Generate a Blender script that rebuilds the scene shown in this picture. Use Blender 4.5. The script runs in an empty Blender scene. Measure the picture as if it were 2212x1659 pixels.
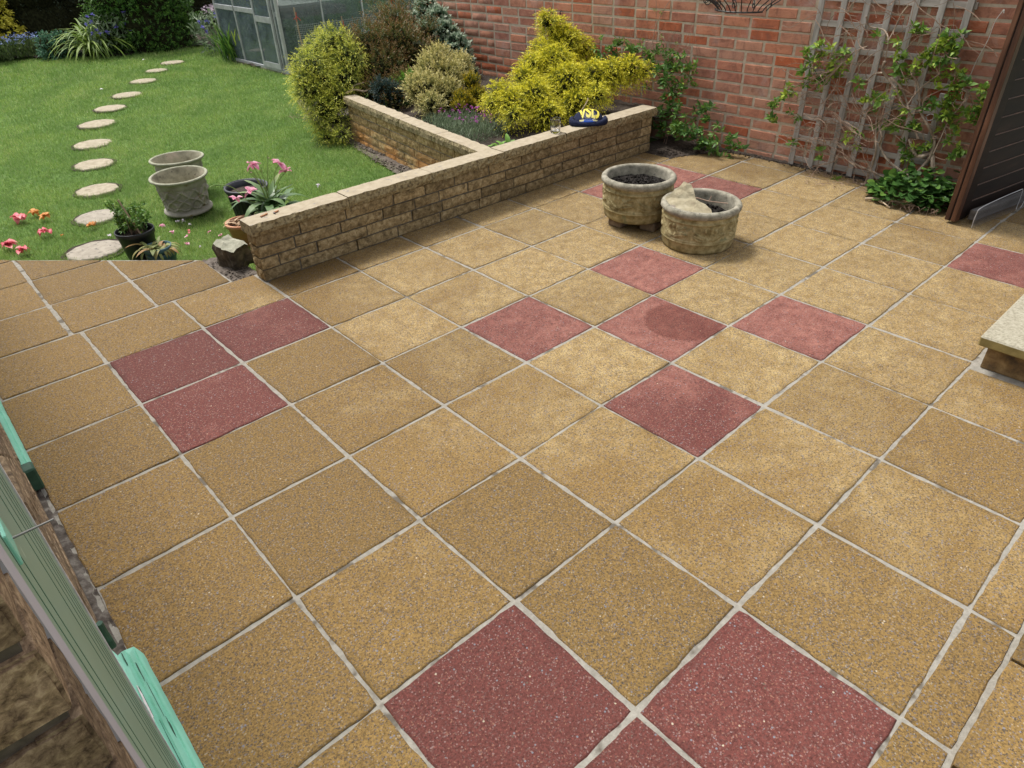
import bpy, bmesh, math, random
import numpy as np
from mathutils import Vector, Matrix, noise as mnoise

# ------------------------------------------------------------------ camera, light, exposure
S = bpy.context.scene
COL = S.collection
cam_data = bpy.data.cameras.new("camera")
cam = bpy.data.objects.new("camera", cam_data)
COL.objects.link(cam)
S.camera = cam
cam_data.sensor_width = 36.0
cam_data.lens = 36.0 * 1482.6 / 2212.0
cam_data.clip_start = 0.02
cam_data.clip_end = 300.0
RC = ((0.7377803, -0.6743618, -0.0302734), (-0.4003178, -0.4009739, -0.8239937), (0.5435310, 0.6200453, -0.5657896))
cm = Matrix.Identity(4)
for r in range(3):
    cm[r][0] = RC[0][r]
    cm[r][1] = -RC[1][r]
    cm[r][2] = -RC[2][r]
cm[0][3], cm[1][3], cm[2][3] = -0.3764, -3.2227, 1.6339
cam.matrix_world = cm
S.render.resolution_x, S.render.resolution_y = 1024, 768

world = bpy.data.worlds.new("World")
S.world = world
world.use_nodes = True
wn = world.node_tree.nodes
wl = world.node_tree.links
wn.clear()
SUN_EL, SUN_AZ = math.radians(60), math.radians(-4)      # azimuth measured from +Y towards +X
sky = wn.new("ShaderNodeTexSky")
sky.sky_type = 'NISHITA'
sky.sun_disc = False
sky.sun_elevation = SUN_EL
sky.sun_rotation = SUN_AZ
sky.dust_density = 3.0
hs = wn.new("ShaderNodeHueSaturation")
hs.inputs['Saturation'].default_value = 0.16              # a thin overcast: greyer than a clear sky
wl.new(sky.outputs[0], hs.inputs['Color'])
bg = wn.new("ShaderNodeBackground")
bg.inputs['Strength'].default_value = 0.105
wl.new(hs.outputs[0], bg.inputs['Color'])
wo = wn.new("ShaderNodeOutputWorld")
wl.new(bg.outputs[0], wo.inputs['Surface'])
sd = bpy.data.lights.new("sun", 'SUN')
sd.energy = 1.5
sd.angle = math.radians(13)
sd.color = (1.0, 0.955, 0.88)
sun = bpy.data.objects.new("sun", sd)
COL.objects.link(sun)
dvec = Vector((math.sin(SUN_AZ) * math.cos(SUN_EL), math.cos(SUN_AZ) * math.cos(SUN_EL), math.sin(SUN_EL)))
sun.rotation_euler = dvec.to_track_quat('Z', 'Y').to_euler()
S.view_settings.view_transform = 'Standard'
S.view_settings.look = 'None'
S.view_settings.gamma = 1.0
S.view_settings.use_curve_mapping = False
S.view_settings.exposure = 1.28

random.seed(7)
rng = np.random.default_rng(11)
PI = math.pi

# ------------------------------------------------------------------ measured tables (metres)
JUN = [(3.087,3.2,0.599,0.165),(2.8,3.0,0.52,0.143),(2.824,2.95,0.365,0.187),(3.245,3.2,0.567,0.15),(2.665,2.85,0.364,0.099),(2.727,2.75,0.218,0.125),(2.772,2.65,0.145,0.075),(3.067,3.0,0.342,0.183),(2.65,2.9,0.445,0.074),(3.195,2.9,0.273,0.105),(3.105,2.85,0.571,0.135),(2.999,2.75,0.434,0.109),(3.1,3.0,0.681,0.136),(2.883,2.75,0.283,0.118)]
BRZ = [(3.508,3.1,0.595,0.205),(3.763,3.0,0.594,0.208),(3.47,2.85,0.401,0.221),(3.898,2.9,0.483,0.183),(3.363,3.1,0.512,0.169),(3.865,3.2,0.722,0.156),(3.44,2.5,0.326,0.129),(3.209,2.6,0.289,0.119),(4.251,3.2,0.626,0.114),(3.179,2.3,0.256,0.083),(3.291,2.9,0.381,0.114)]
WSP = [(4.023,3.4,0.867,0.122),(4.201,3.4,0.913,0.104),(3.836,3.4,0.904,0.073),(3.996,3.3,0.772,0.103)]
EUO = [(4.55,3.571,0.818,0.099),(4.5,3.316,0.72,0.107),(4.45,3.148,0.607,0.121),(4.45,2.969,0.492,0.115),(4.5,2.932,0.357,0.097),(4.4,3.219,0.498,0.127),(4.5,2.853,0.231,0.078),(4.5,2.787,0.134,0.058),(4.45,3.43,0.608,0.099),(4.3,2.878,0.323,0.095),(4.5,3.689,0.719,0.07)]
BLU = [(3.169,2.35,0.356,0.074),(3.129,2.4,0.387,0.058),(3.229,2.3,0.325,0.058)]
PAL = [(3.495,2.1,0.482,0.131),(3.566,2.0,0.426,0.147),(3.259,1.9,0.392,0.126),(3.438,1.85,0.324,0.129),(3.595,2.15,0.576,0.09),(3.179,1.95,0.428,0.063),(3.782,2.1,0.48,0.101),(3.152,1.7,0.334,0.077)]
SGD = [(3.64,1.75,0.419,0.064),(3.408,1.6,0.341,0.062),(3.612,1.65,0.323,0.072),(3.447,1.55,0.278,0.055),(3.285,1.5,0.314,0.038)]
GLD = [(4.32,1.5,0.846,0.068),(4.423,1.5,0.748,0.106),(4.45,1.4,0.658,0.122),(4.18,1.4,0.61,0.104),(4.595,1.35,0.592,0.099),(4.12,1.2,0.548,0.149),(3.945,1.3,0.561,0.085),(3.769,1.2,0.491,0.091),(3.388,1.1,0.448,0.087),(3.265,1.05,0.407,0.043),(3.383,0.95,0.411,0.093),(3.606,0.95,0.408,0.132),(3.563,0.75,0.323,0.087),(4.002,0.95,0.45,0.152),(4.2,0.85,0.486,0.122),(4.307,0.72,0.52,0.099),(4.389,0.62,0.548,0.083),(4.482,0.55,0.528,0.049),(3.903,0.75,0.351,0.097),(3.98,0.6,0.428,0.066),(3.268,0.8,0.368,0.056)]
CLM = [(4.58,1.09,0.588,0.064),(4.6,0.929,0.644,0.071),(4.6,0.752,0.636,0.07),(4.6,0.58,0.607,0.076),(4.6,0.417,0.616,0.082),(4.58,0.262,0.573,0.088),(4.58,0.337,0.454,0.075),(4.55,0.435,0.5,0.075),(4.6,0.181,0.522,0.044),(4.5,0.299,0.259,0.076),(4.45,0.158,0.164,0.09),(4.42,0.002,0.16,0.095),(4.45,-0.114,0.12,0.088),(4.5,-0.212,0.092,0.08),(4.55,-0.331,0.06,0.043),(4.6,-0.004,0.304,0.044),(4.55,-0.025,0.246,0.051),(4.5,0.22,0.359,0.045),(4.5,0.335,0.162,0.046)]
TLF = [(4.585,-0.824,0.827,5),(4.585,-0.846,0.801,5),(4.585,-0.825,0.712,6),(4.585,-0.747,0.682,5),(4.585,-0.778,0.737,5),(4.585,-0.952,0.768,7),(4.585,-0.989,0.715,6),(4.585,-0.929,0.694,5),(4.585,-1.013,0.746,5),(4.585,-0.769,0.587,4),(4.585,-0.917,0.605,5),(4.585,-0.885,0.564,3),(4.585,-1.164,0.613,3),(4.585,-0.604,0.481,4),(4.585,-0.671,0.529,3),(4.585,-0.677,0.483,3),(4.585,-0.565,0.404,4),(4.585,-0.562,0.346,4),(4.585,-0.595,0.302,4),(4.585,-1.387,0.998,4),(4.585,-1.427,0.976,5),(4.585,-1.315,0.857,4),(4.585,-1.334,0.891,4),(4.585,-1.212,0.914,2),(4.585,-1.546,0.89,6),(4.585,-1.589,0.9,6),(4.585,-1.658,0.887,8),(4.585,-1.697,0.885,6),(4.585,-1.636,0.917,6),(4.585,-1.389,0.771,7),(4.585,-1.417,0.747,5),(4.585,-1.474,0.793,5),(4.585,-1.513,0.75,6),(4.585,-1.501,0.722,4),(4.585,-1.444,0.675,5),(4.585,-1.542,0.838,6),(4.585,-1.66,0.799,6),(4.585,-1.642,0.835,5),(4.585,-1.242,0.551,6),(4.585,-1.27,0.533,4),(4.585,-1.507,0.531,5),(4.585,-1.64,0.557,6),(4.585,-1.711,0.547,6),(4.585,-1.669,0.527,5),(4.585,-1.712,0.628,6),(4.585,-1.724,0.676,6),(4.585,-1.778,0.709,6),(4.585,-1.737,0.717,5),(4.585,-1.886,0.632,6),(4.585,-1.912,0.589,6),(4.585,-1.888,0.566,5),(4.585,-1.859,0.535,5),(4.585,-1.921,0.656,4),(4.585,-1.782,0.489,6),(4.585,-1.773,0.453,5),(4.585,-1.789,0.511,5),(4.585,-1.369,0.446,4),(4.585,-1.449,0.429,6),(4.585,-1.485,0.406,4),(4.585,-1.572,0.406,6),(4.585,-1.584,0.437,4),(4.585,-1.207,0.323,4),(4.585,-1.238,0.297,3),(4.585,-1.683,0.367,4),(4.585,-1.561,0.294,5),(4.585,-1.617,0.275,6),(4.585,-1.603,0.25,5),(4.585,-1.64,0.294,4),(4.585,-1.067,0.188,4),(4.585,-1.164,0.003,3),(4.585,-1.867,0.301,5),(4.585,-1.886,0.326,4),(4.585,-0.83,0.234,3),(4.585,-0.741,0.373,3),(4.585,-1.166,0.452,2),(4.585,-1.413,0.581,3),(4.585,-1.647,0.713,5)]
TST = [([(4.555,-1.66,0.118),(4.575,-1.484,0.184),(4.595,-1.39,0.269),(4.555,-1.4,0.339),(4.575,-1.355,0.402),(4.595,-1.362,0.458)],0.011),([(4.555,-1.297,0.785),(4.575,-1.289,0.728),(4.595,-1.33,0.681),(4.555,-1.402,0.64),(4.575,-1.451,0.567),(4.595,-1.524,0.483),(4.555,-1.625,0.363)],0.013),([(4.555,-1.38,-0.039),(4.575,-1.368,0.033),(4.595,-1.372,0.133),(4.555,-1.387,0.246),(4.575,-1.353,0.327),(4.595,-1.322,0.452),(4.555,-1.35,0.564)],0.012),([(4.555,-1.774,0.172),(4.575,-1.743,0.235),(4.595,-1.716,0.277),(4.555,-1.676,0.263),(4.575,-1.624,0.264),(4.595,-1.557,0.343)],0.02),([(4.555,-1.682,0.168),(4.575,-1.714,0.252),(4.595,-1.71,0.356),(4.555,-1.654,0.454),(4.575,-1.584,0.523),(4.595,-1.521,0.663),(4.555,-1.476,0.731)],0.014),([(4.555,-1.358,0.697),(4.575,-1.419,0.653),(4.595,-1.467,0.58),(4.555,-1.516,0.531)],0.012),([(4.555,-1.301,0.718),(4.575,-1.244,0.702),(4.595,-1.188,0.65),(4.555,-1.102,0.639)],0.008),([(4.555,-1.505,0.557),(4.575,-1.536,0.64),(4.595,-1.58,0.697),(4.555,-1.634,0.748)],0.008),([(4.555,-1.343,0.009),(4.575,-1.455,0.005),(4.595,-1.566,-0.006)],0.01),([(4.555,-1.228,0.137),(4.575,-1.348,0.109),(4.595,-1.467,0.074),(4.555,-1.578,0.069)],0.011),([(4.555,-1.738,0.29),(4.575,-1.747,0.395),(4.595,-1.753,0.483),(4.555,-1.81,0.6),(4.575,-1.826,0.69)],0.007),([(4.555,-1.115,1.028),(4.575,-1.143,0.97),(4.595,-1.226,0.954),(4.555,-1.286,0.904),(4.575,-1.289,0.782)],0.008),([(4.555,-1.354,1.105),(4.575,-1.315,1.045),(4.595,-1.289,0.958),(4.555,-1.286,0.904)],0.007),([(4.555,-1.208,0.817),(4.575,-1.142,0.746),(4.595,-1.125,0.686),(4.555,-1.09,0.623)],0.006),([(4.555,-1.167,0.861),(4.575,-1.091,0.824),(4.595,-1.032,0.775),(4.555,-1.004,0.713)],0.006)]
STR = [(4.7,-1.82,1.081),(4.7,-1.799,1.026),(4.7,-1.794,0.929),(4.7,-1.769,0.814),(4.7,-1.759,0.715),(4.7,-1.731,0.605),(4.7,-1.691,0.517)]
STR2 = [(4.68,-1.645,0.464),(4.68,-1.607,0.451),(4.68,-1.592,0.477),(4.68,-1.637,0.491),(4.68,-1.698,0.451),(4.68,-1.742,0.373),(4.68,-1.736,0.336),(4.68,-1.74,0.347),(4.68,-1.737,0.278)]

# ------------------------------------------------------------------ materials
MATS = {}

def new_mat(name):
    m = bpy.data.materials.new(name)
    m.use_nodes = True
    nt = m.node_tree
    nt.nodes.clear()
    out = nt.nodes.new("ShaderNodeOutputMaterial")
    b = nt.nodes.new("ShaderNodeBsdfPrincipled")
    nt.links.new(b.outputs[0], out.inputs[0])
    MATS[name] = m
    return m, nt, b

class NB:
    """small node builder"""
    def __init__(s, nt):
        s.nt = nt
    def n(s, t, **kw):
        nd = s.nt.nodes.new(t)
        for k, v in kw.items():
            setattr(nd, k, v)
        return nd
    def l(s, a, b):
        s.nt.links.new(a, b)
    def coord(s, objrand=True, gen='Object'):
        tc = s.n("ShaderNodeTexCoord")
        if not objrand:
            return tc.outputs[gen]
        oi = s.n("ShaderNodeObjectInfo")
        m = s.n("ShaderNodeMath", operation='MULTIPLY')
        m.inputs[1].default_value = 57.3
        s.l(oi.outputs['Random'], m.inputs[0])
        a = s.n("ShaderNodeVectorMath", operation='ADD')
        s.l(tc.outputs[gen], a.inputs[0])
        s.l(m.outputs[0], a.inputs[1])
        return a.outputs[0]
    def noise(s, co, scale, detail=4, rough=0.6, dist=0.0):
        t = s.n("ShaderNodeTexNoise")
        t.inputs['Scale'].default_value = scale
        t.inputs['Detail'].default_value = detail
        t.inputs['Roughness'].default_value = rough
        t.inputs['Distortion'].default_value = dist
        s.l(co, t.inputs['Vector'])
        return t.outputs['Fac']
    def voro(s, co, scale, out='Distance', feature='F1'):
        t = s.n("ShaderNodeTexVoronoi", feature=feature)
        t.inputs['Scale'].default_value = scale
        s.l(co, t.inputs['Vector'])
        return t.outputs[out]
    def ramp(s, fac, stops, interp='LINEAR'):
        r = s.n("ShaderNodeValToRGB")
        r.color_ramp.interpolation = interp
        e = r.color_ramp.elements
        while len(e) > 1:
            e.remove(e[-1])
        e[0].position = stops[0][0]
        c = stops[0][1]
        e[0].color = (*c, 1) if not isinstance(c, (int, float)) else (c, c, c, 1)
        for p, c in stops[1:]:
            q = e.new(p)
            q.color = (*c, 1) if not isinstance(c, (int, float)) else (c, c, c, 1)
        s.l(fac, r.inputs[0])
        return r.outputs[0]
    def mix(s, fac, a, b, mode='MIX'):
        m = s.n("ShaderNodeMix", data_type='RGBA', blend_type=mode)
        if isinstance(fac, (int, float)):
            m.inputs[0].default_value = fac
        else:
            s.l(fac, m.inputs[0])
        for v, i in ((a, 6), (b, 7)):
            if isinstance(v, tuple):
                m.inputs[i].default_value = (*v, 1)
            else:
                s.l(v, m.inputs[i])
        return m.outputs[2]
    def math(s, op, a, b=None):
        m = s.n("ShaderNodeMath", operation=op)
        for i, v in enumerate((a, b)):
            if v is None:
                continue
            if isinstance(v, (int, float)):
                m.inputs[i].default_value = v
            else:
                s.l(v, m.inputs[i])
        return m.outputs[0]
    def bump(s, b, h, strength=0.5, dist=0.002):
        n = s.n("ShaderNodeBump")
        n.inputs['Strength'].default_value = strength
        n.inputs['Distance'].default_value = dist
        s.l(h, n.inputs['Height'])
        s.l(n.outputs[0], b.inputs['Normal'])
    def attr(s, name='c'):
        a = s.n("ShaderNodeAttribute")
        a.attribute_name = name
        return a.outputs['Fac']

def simple(name, stops, scale=20, rough=0.8, bump=0.0, bscale=60, bdist=0.002, spec=0.3, metal=0.0, detail=5, objrand=True, stretch=None, speck=None):
    m, nt, b = new_mat(name)
    k = NB(nt)
    co = k.coord(objrand)
    if stretch:
        mp = k.n("ShaderNodeMapping")
        mp.inputs['Scale'].default_value = stretch
        k.l(co, mp.inputs[0])
        co = mp.outputs[0]
    c = k.ramp(k.noise(co, scale, detail), stops)
    if speck:
        f = k.ramp(k.noise(co, speck[0], 3), [(speck[1], 0.0), (speck[1] + 0.06, 1.0)])
        c = k.mix(f, c, speck[2])
    k.l(c, b.inputs['Base Color'])
    b.inputs['Roughness'].default_value = rough
    b.inputs['Specular IOR Level'].default_value = spec
    b.inputs['Metallic'].default_value = metal
    if bump:
        k.bump(b, k.noise(co, bscale, 4), bump, bdist)
    return m

def slab_material(name, base, pale, red, stain=None):
    m, nt, b = new_mat(name)
    k = NB(nt)
    co = k.coord(True)
    geo = k.n("ShaderNodeNewGeometry")
    wp = geo.outputs['Position']
    # exposed aggregate: each cell a chip of stone, most of them under a skin of coloured cement
    vc = k.voro(co, 290, 'Color')
    sep = k.n("ShaderNodeSeparateColor")
    k.l(vc, sep.inputs[0])
    pick = sep.outputs[0]
    vc2 = k.voro(co, 115, 'Color')
    sep2 = k.n("ShaderNodeSeparateColor")
    k.l(vc2, sep2.inputs[0])
    vd2 = k.voro(co, 115)
    g = k.noise(co, 150, 3, 0.75)
    # dry patches: where the slabs have dried after washing; a map laid on the whole patio
    v = k.n("ShaderNodeVectorMath", operation='DISTANCE')
    v.inputs[1].default_value = (3.05, -0.95, 0)
    k.l(wp, v.inputs[0])
    big = k.noise(wp, 2.2, 5, 0.65, 0.6)
    dry = k.math('ADD', k.math('MULTIPLY', v.outputs['Value'], -0.34), k.math('MULTIPLY', big, 1.5))
    oi = k.n("ShaderNodeObjectInfo")
    dry = k.math('ADD', dry, k.math('MULTIPLY', oi.outputs['Random'], 0.26))
    dryf = k.ramp(dry, [(0.08, 0.0), (0.50, 1.0)])
    fine = k.ramp(k.noise(wp, 16, 6, 0.75), [(0.38, 0.22), (0.62, 1.0)])
    dryf = k.math('MULTIPLY', dryf, fine)
    c0 = k.mix(dryf, base, pale)
    dark = tuple(x * 0.38 for x in base)
    c1 = k.mix(k.ramp(g, [(0.30, 1.0), (0.52, 0.0)]), c0, dark)
    pale_grain = tuple(min(1, x * 1.7) for x in base)  # paler grains of the aggregate
    c1 = k.mix(k.ramp(g, [(0.55, 0.0), (0.70, 0.75)]), c1, pale_grain)
    # small chips
    if red:
        chips = [(0.0, (0.15, 0.085, 0.075)), (0.36, (0.24, 0.16, 0.15)), (0.55, (0.10, 0.045, 0.04)), (0.8, (0.24, 0.12, 0.085))]
        lim = (0.82, 0.84)
    else:
        chips = [(0.0, (0.11, 0.10, 0.105)), (0.25, (0.045, 0.038, 0.034)), (0.58, (0.29, 0.25, 0.19)), (0.66, (0.10, 0.06, 0.03)), (0.86, (0.17, 0.16, 0.165))]
        lim = (0.75, 0.77)
    cc = k.ramp(sep.outputs[1], chips, 'CONSTANT')
    c2 = k.mix(k.math('MULTIPLY', k.ramp(pick, [(lim[0], 0.0), (lim[1], 1.0)]), 0.75), c1, cc)
    # few larger pebbles
    peb = k.math('MULTIPLY', k.ramp(sep2.outputs[0], [(0.945, 0.0), (0.955, 1.0)]), k.ramp(vd2, [(0.28, 1.0), (0.36, 0.0)]))
    pc = k.ramp(sep2.outputs[1], [(0.0, (0.16, 0.16, 0.18)), (0.80, (0.40, 0.34, 0.25)), (0.87, (0.11, 0.08, 0.06))], 'CONSTANT')
    c3 = k.mix(peb, c2, pc)
    # grime that gathers here and there
    gr = k.ramp(k.noise(wp, 4.5, 7, 0.75, 0.5), [(0.57, 0.0), (0.74, 0.65)])
    c4 = k.mix(gr, c3, tuple(x * 0.62 for x in base))
    # grime gathered along the edges of each slab
    tc = k.n("ShaderNodeTexCoord")
    sx = k.n("ShaderNodeSeparateXYZ")
    k.l(tc.outputs['Object'], sx.inputs[0])
    mx_ = k.math('MAXIMUM', k.math('ABSOLUTE', sx.outputs[0]), k.math('ABSOLUTE', sx.outputs[1]))
    en = k.math('ADD', mx_, k.math('MULTIPLY', k.noise(wp, 11, 6, 0.7), 0.075))
    ef = k.math('MULTIPLY', k.ramp(en, [(0.235, 0.0), (0.262, 0.62)]), k.ramp(k.noise(wp, 3.1, 3), [(0.42, 0.0), (0.62, 1.0)]))
    c4 = k.mix(ef, c4, tuple(x * 0.48 for x in base))
    # whitish bloom specks
    wb = k.ramp(k.noise(wp, 38, 4, 0.8), [(0.74, 0.0), (0.80, 0.35)])
    c4 = k.mix(wb, c4, (0.40, 0.35, 0.28))
    if stain:
        vs = k.n("ShaderNodeVectorMath", operation='DISTANCE')
        vs.inputs[1].default_value = stain[0]
        k.l(wp, vs.inputs[0])
        sn = k.math('ADD', vs.outputs['Value'], k.math('MULTIPLY', k.noise(wp, 22, 5, 0.7), 0.045))
        sf = k.ramp(sn, [(stain[1] + 0.004, 1.0), (stain[1] + 0.024, 0.0)])
        c4 = k.mix(k.math('MULTIPLY', sf, 0.9), c4, k.mix(1.0, c3, (0.62, 0.50, 0.48), 'MULTIPLY'))
    hv = k.n("ShaderNodeHueSaturation")
    val = k.math('ADD', k.math('MULTIPLY', oi.outputs['Random'], 0.22), 0.88)
    k.l(val, hv.inputs['Value'])
    k.l(c4, hv.inputs['Color'])
    k.l(hv.outputs[0], b.inputs['Base Color'])
    b.inputs['Roughness'].default_value = 0.85
    b.inputs['Specular IOR Level'].default_value = 0.25
    h = k.math('ADD', k.math('MULTIPLY', g, 0.7), k.math('MULTIPLY', sep.outputs[2], 0.5))
    k.bump(b, h, 0.55, 0.0022)
    return m

slab_material("tan_slab", (0.205, 0.128, 0.043), (0.385, 0.285, 0.135), False)
slab_material("red_slab", (0.122, 0.038, 0.031), (0.300, 0.130, 0.100), True)
slab_material("red_slab_stained", (0.150, 0.050, 0.040), (0.270, 0.118, 0.090), True, ((2.13, -1.62, 0), 0.190))
simple("mortar", [(0.3, (0.21, 0.195, 0.165)), (0.7, (0.32, 0.30, 0.26))], 55, 0.95, 0.7, 220, 0.003, speck=(9, 0.585, (0.115, 0.10, 0.08)))
simple("dirty_mortar", [(0.3, (0.035, 0.027, 0.022)), (0.5, (0.085, 0.070, 0.058)), (0.7, (0.20, 0.18, 0.155))], 30, 0.95, 0.8, 160, 0.004)
simple("dark_mortar", [(0.3, (0.05, 0.038, 0.028)), (0.7, (0.12, 0.09, 0.068))], 60, 0.95, 0.8, 200, 0.003)
simple("worn_slab", [(0.46, (0.185, 0.118, 0.042)), (0.53, (0.255, 0.185, 0.095)), (0.7, (0.30, 0.24, 0.15))], 6, 0.92, 0.5, 220, 0.002, speck=(150, 0.62, (0.12, 0.09, 0.06)))
simple("soil", [(0.3, (0.022, 0.016, 0.012)), (0.7, (0.075, 0.058, 0.045))], 45, 1.0, 0.8, 120, 0.006, speck=(90, 0.68, (0.26, 0.24, 0.22)))
simple("dry_soil", [(0.3, (0.07, 0.055, 0.045)), (0.7, (0.17, 0.145, 0.12))], 40, 1.0, 0.8, 120, 0.006, speck=(90, 0.68, (0.34, 0.31, 0.28)))
simple("compost", [(0.35, (0.006, 0.005, 0.004)), (0.7, (0.022, 0.017, 0.014))], 60, 1.0, 0.8, 160, 0.006, speck=(150, 0.72, (0.12, 0.11, 0.10)))
simple("lawn_soil", [(0.3, (0.05, 0.10, 0.022)), (0.7, (0.12, 0.20, 0.045))], 18, 1.0, 0.6, 90, 0.01, objrand=False)
simple("coping", [(0.3, (0.29, 0.24, 0.165)), (0.65, (0.385, 0.33, 0.24))], 22, 0.92, 0.5, 260, 0.0015, speck=(34, 0.635, (0.22, 0.20, 0.19)))
simple("coping_rough", [(0.32, (0.10, 0.075, 0.045)), (0.52, (0.30, 0.24, 0.13)), (0.72, (0.42, 0.36, 0.22))], 60, 0.95, 1.0, 110, 0.006)

def stone_mat(name, a, bcol, c, wash=None, scale=34):
    m, nt, b = new_mat(name)
    k = NB(nt)
    co = k.coord(True)
    n1 = k.noise(co, scale, 6, 0.7, 0.4)
    col = k.ramp(n1, [(0.34, a), (0.52, bcol), (0.70, c)])
    oi = k.n("ShaderNodeObjectInfo")
    hv = k.n("ShaderNodeHueSaturation")
    k.l(k.math('ADD', k.math('MULTIPLY', oi.outputs['Random'], 0.5), 0.70), hv.inputs['Value'])
    k.l(col, hv.inputs['Color'])
    res = hv.outputs[0]
    if wash:
        geo = k.n("ShaderNodeNewGeometry")
        sx = k.n("ShaderNodeSeparateXYZ")
        k.l(geo.outputs['Position'], sx.inputs[0])
        low = k.ramp(sx.outputs['Z'], [(0.03, 1.0), (0.17, 0.0)])
        f = k.math('MULTIPLY', low, k.ramp(k.noise(geo.outputs['Position'], 3.2, 4), [(0.40, 0.0), (0.58, 0.75)]))
        res = k.mix(f, res, wash)
    k.l(res, b.inputs['Base Color'])
    b.inputs['Roughness'].default_value = 0.95
    b.inputs['Specular IOR Level'].default_value = 0.2
    k.bump(b, k.noise(co, scale * 2.5, 6, 0.75), 1.0, 0.006 * 34 / scale)
    return m

stone_mat("wall_stone", (0.120, 0.088, 0.048), (0.310, 0.230, 0.120), (0.50, 0.41, 0.25))
stone_mat("wall_stone_lawn", (0.16, 0.115, 0.055), (0.37, 0.26, 0.115), (0.52, 0.42, 0.24), (0.50, 0.23, 0.07))
simple("wall_mortar", [(0.3, (0.085, 0.075, 0.06)), (0.7, (0.17, 0.155, 0.13))], 60, 0.95, 0.6, 180, 0.003)
simple("wall_mortar_pale", [(0.3, (0.22, 0.20, 0.16)), (0.7, (0.40, 0.38, 0.33))], 60, 0.95, 0.6, 180, 0.003)
simple("brick_mortar", [(0.3, (0.37, 0.30, 0.22)), (0.7, (0.52, 0.44, 0.34))], 30, 0.95, 0.7, 200, 0.003)

def brick_mat(name, attr=False, crease=True):
    m, nt, b = new_mat(name)
    k = NB(nt)
    co = k.coord(True)
    geo = k.n("ShaderNodeNewGeometry")
    wp = geo.outputs['Position']
    if attr:
        rnd = k.attr('c')
    else:
        oi = k.n("ShaderNodeObjectInfo")
        rnd = oi.outputs['Random']
    base = k.ramp(rnd, [(0.0, (0.330, 0.140, 0.098)), (0.18, (0.460, 0.185, 0.112)), (0.36, (0.420, 0.220, 0.155)), (0.52, (0.490, 0.200, 0.115)),
                        (0.68, (0.430, 0.240, 0.165)), (0.86, (0.430, 0.145, 0.075)), (0.95, (0.400, 0.110, 0.048)), (1.0, (0.47, 0.125, 0.048))])
    n1 = k.noise(co, 14, 6, 0.7, 0.5)
    c = k.mix(k.ramp(n1, [(0.35, 0.6), (0.52, 0.0)]), base, (0.17, 0.075, 0.052))
    c = k.mix(k.ramp(n1, [(0.54, 0.0), (0.72, 0.65)]), c, (0.52, 0.27, 0.17))
    ef = k.ramp(k.noise(wp, 4.2, 5, 0.7, 0.3), [(0.55, 0.0), (0.74, 0.50)])
    c = k.mix(ef, c, (0.50, 0.40, 0.37))
    sp = k.ramp(k.noise(co, 120, 2), [(0.70, 0.0), (0.76, 0.7)])
    c = k.mix(sp, c, (0.58, 0.42, 0.30))
    k.l(c, b.inputs['Base Color'])
    b.inputs['Roughness'].default_value = 0.9
    b.inputs['Specular IOR Level'].default_value = 0.3
    mp = k.n("ShaderNodeMapping")
    mp.inputs['Scale'].default_value = (1, 0.30, 1.6)
    k.l(co, mp.inputs[0])
    h = k.math('ADD', k.noise(mp.outputs[0], 120, 4, 0.6, 1.2), k.math('MULTIPLY', k.noise(co, 300, 2), 0.3))
    k.bump(b, h, 0.9, 0.005)
    return m

brick_mat("red_brick")
brick_mat("red_brick_far", attr=True)
stone_mat("near_brick", (0.075, 0.045, 0.028), (0.25, 0.165, 0.10), (0.46, 0.33, 0.21), scale=105)
stone_mat("house_brick", (0.10, 0.070, 0.048), (0.30, 0.215, 0.135), (0.48, 0.36, 0.23))

def leaf_mat(name, stops, trans=0.25, rough=0.55, attrn='c', spec=0.35, vein=None):
    m, nt, b = new_mat(name)
    k = NB(nt)
    a = k.attr(attrn)
    c = k.ramp(a, stops)
    k.l(c, b.inputs['Base Color'])
    b.inputs['Roughness'].default_value = rough
    b.inputs['Specular IOR Level'].default_value = spec
    if trans:
        tr = k.n("ShaderNodeBsdfTranslucent")
        k.l(c, tr.inputs['Color'])
        mx = k.n("ShaderNodeMixShader")
        mx.inputs[0].default_value = trans
        k.l(b.outputs[0], mx.inputs[1])
        k.l(tr.outputs[0], mx.inputs[2])
        out = [n for n in nt.nodes if n.type == 'OUTPUT_MATERIAL'][0]
        k.l(mx.outputs[0], out.inputs[0])
    return m

def grass_material():
    m, nt, b = new_mat("grass")
    k = NB(nt)
    a = k.attr('c')
    c = k.ramp(a, [(0.0, (0.045, 0.100, 0.018)), (0.35, (0.190, 0.320, 0.055)), (0.68, (0.350, 0.475, 0.125)), (0.92, (0.55, 0.56, 0.28)), (1.0, (0.38, 0.34, 0.16))])
    geo = k.n("ShaderNodeNewGeometry")
    n1 = k.noise(geo.outputs['Position'], 1.7, 5, 0.65, 0.3)
    c = k.mix(k.ramp(n1, [(0.42, 0.45), (0.56, 0.0)]), c, (0.075, 0.190, 0.040))
    c = k.mix(k.ramp(n1, [(0.55, 0.0), (0.75, 0.5)]), c, (0.28, 0.38, 0.075))
    k.l(c, b.inputs['Base Color'])
    b.inputs['Roughness'].default_value = 0.5
    b.inputs['Specular IOR Level'].default_value = 0.3
    tr = k.n("ShaderNodeBsdfTranslucent")
    k.l(c, tr.inputs['Color'])
    mx = k.n("ShaderNodeMixShader")
    mx.inputs[0].default_value = 0.3
    k.l(b.outputs[0], mx.inputs[1])
    k.l(tr.outputs[0], mx.inputs[2])
    out = [n for n in nt.nodes if n.type == 'OUTPUT_MATERIAL'][0]
    k.l(mx.outputs[0], out.inputs[0])
grass_material()

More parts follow.
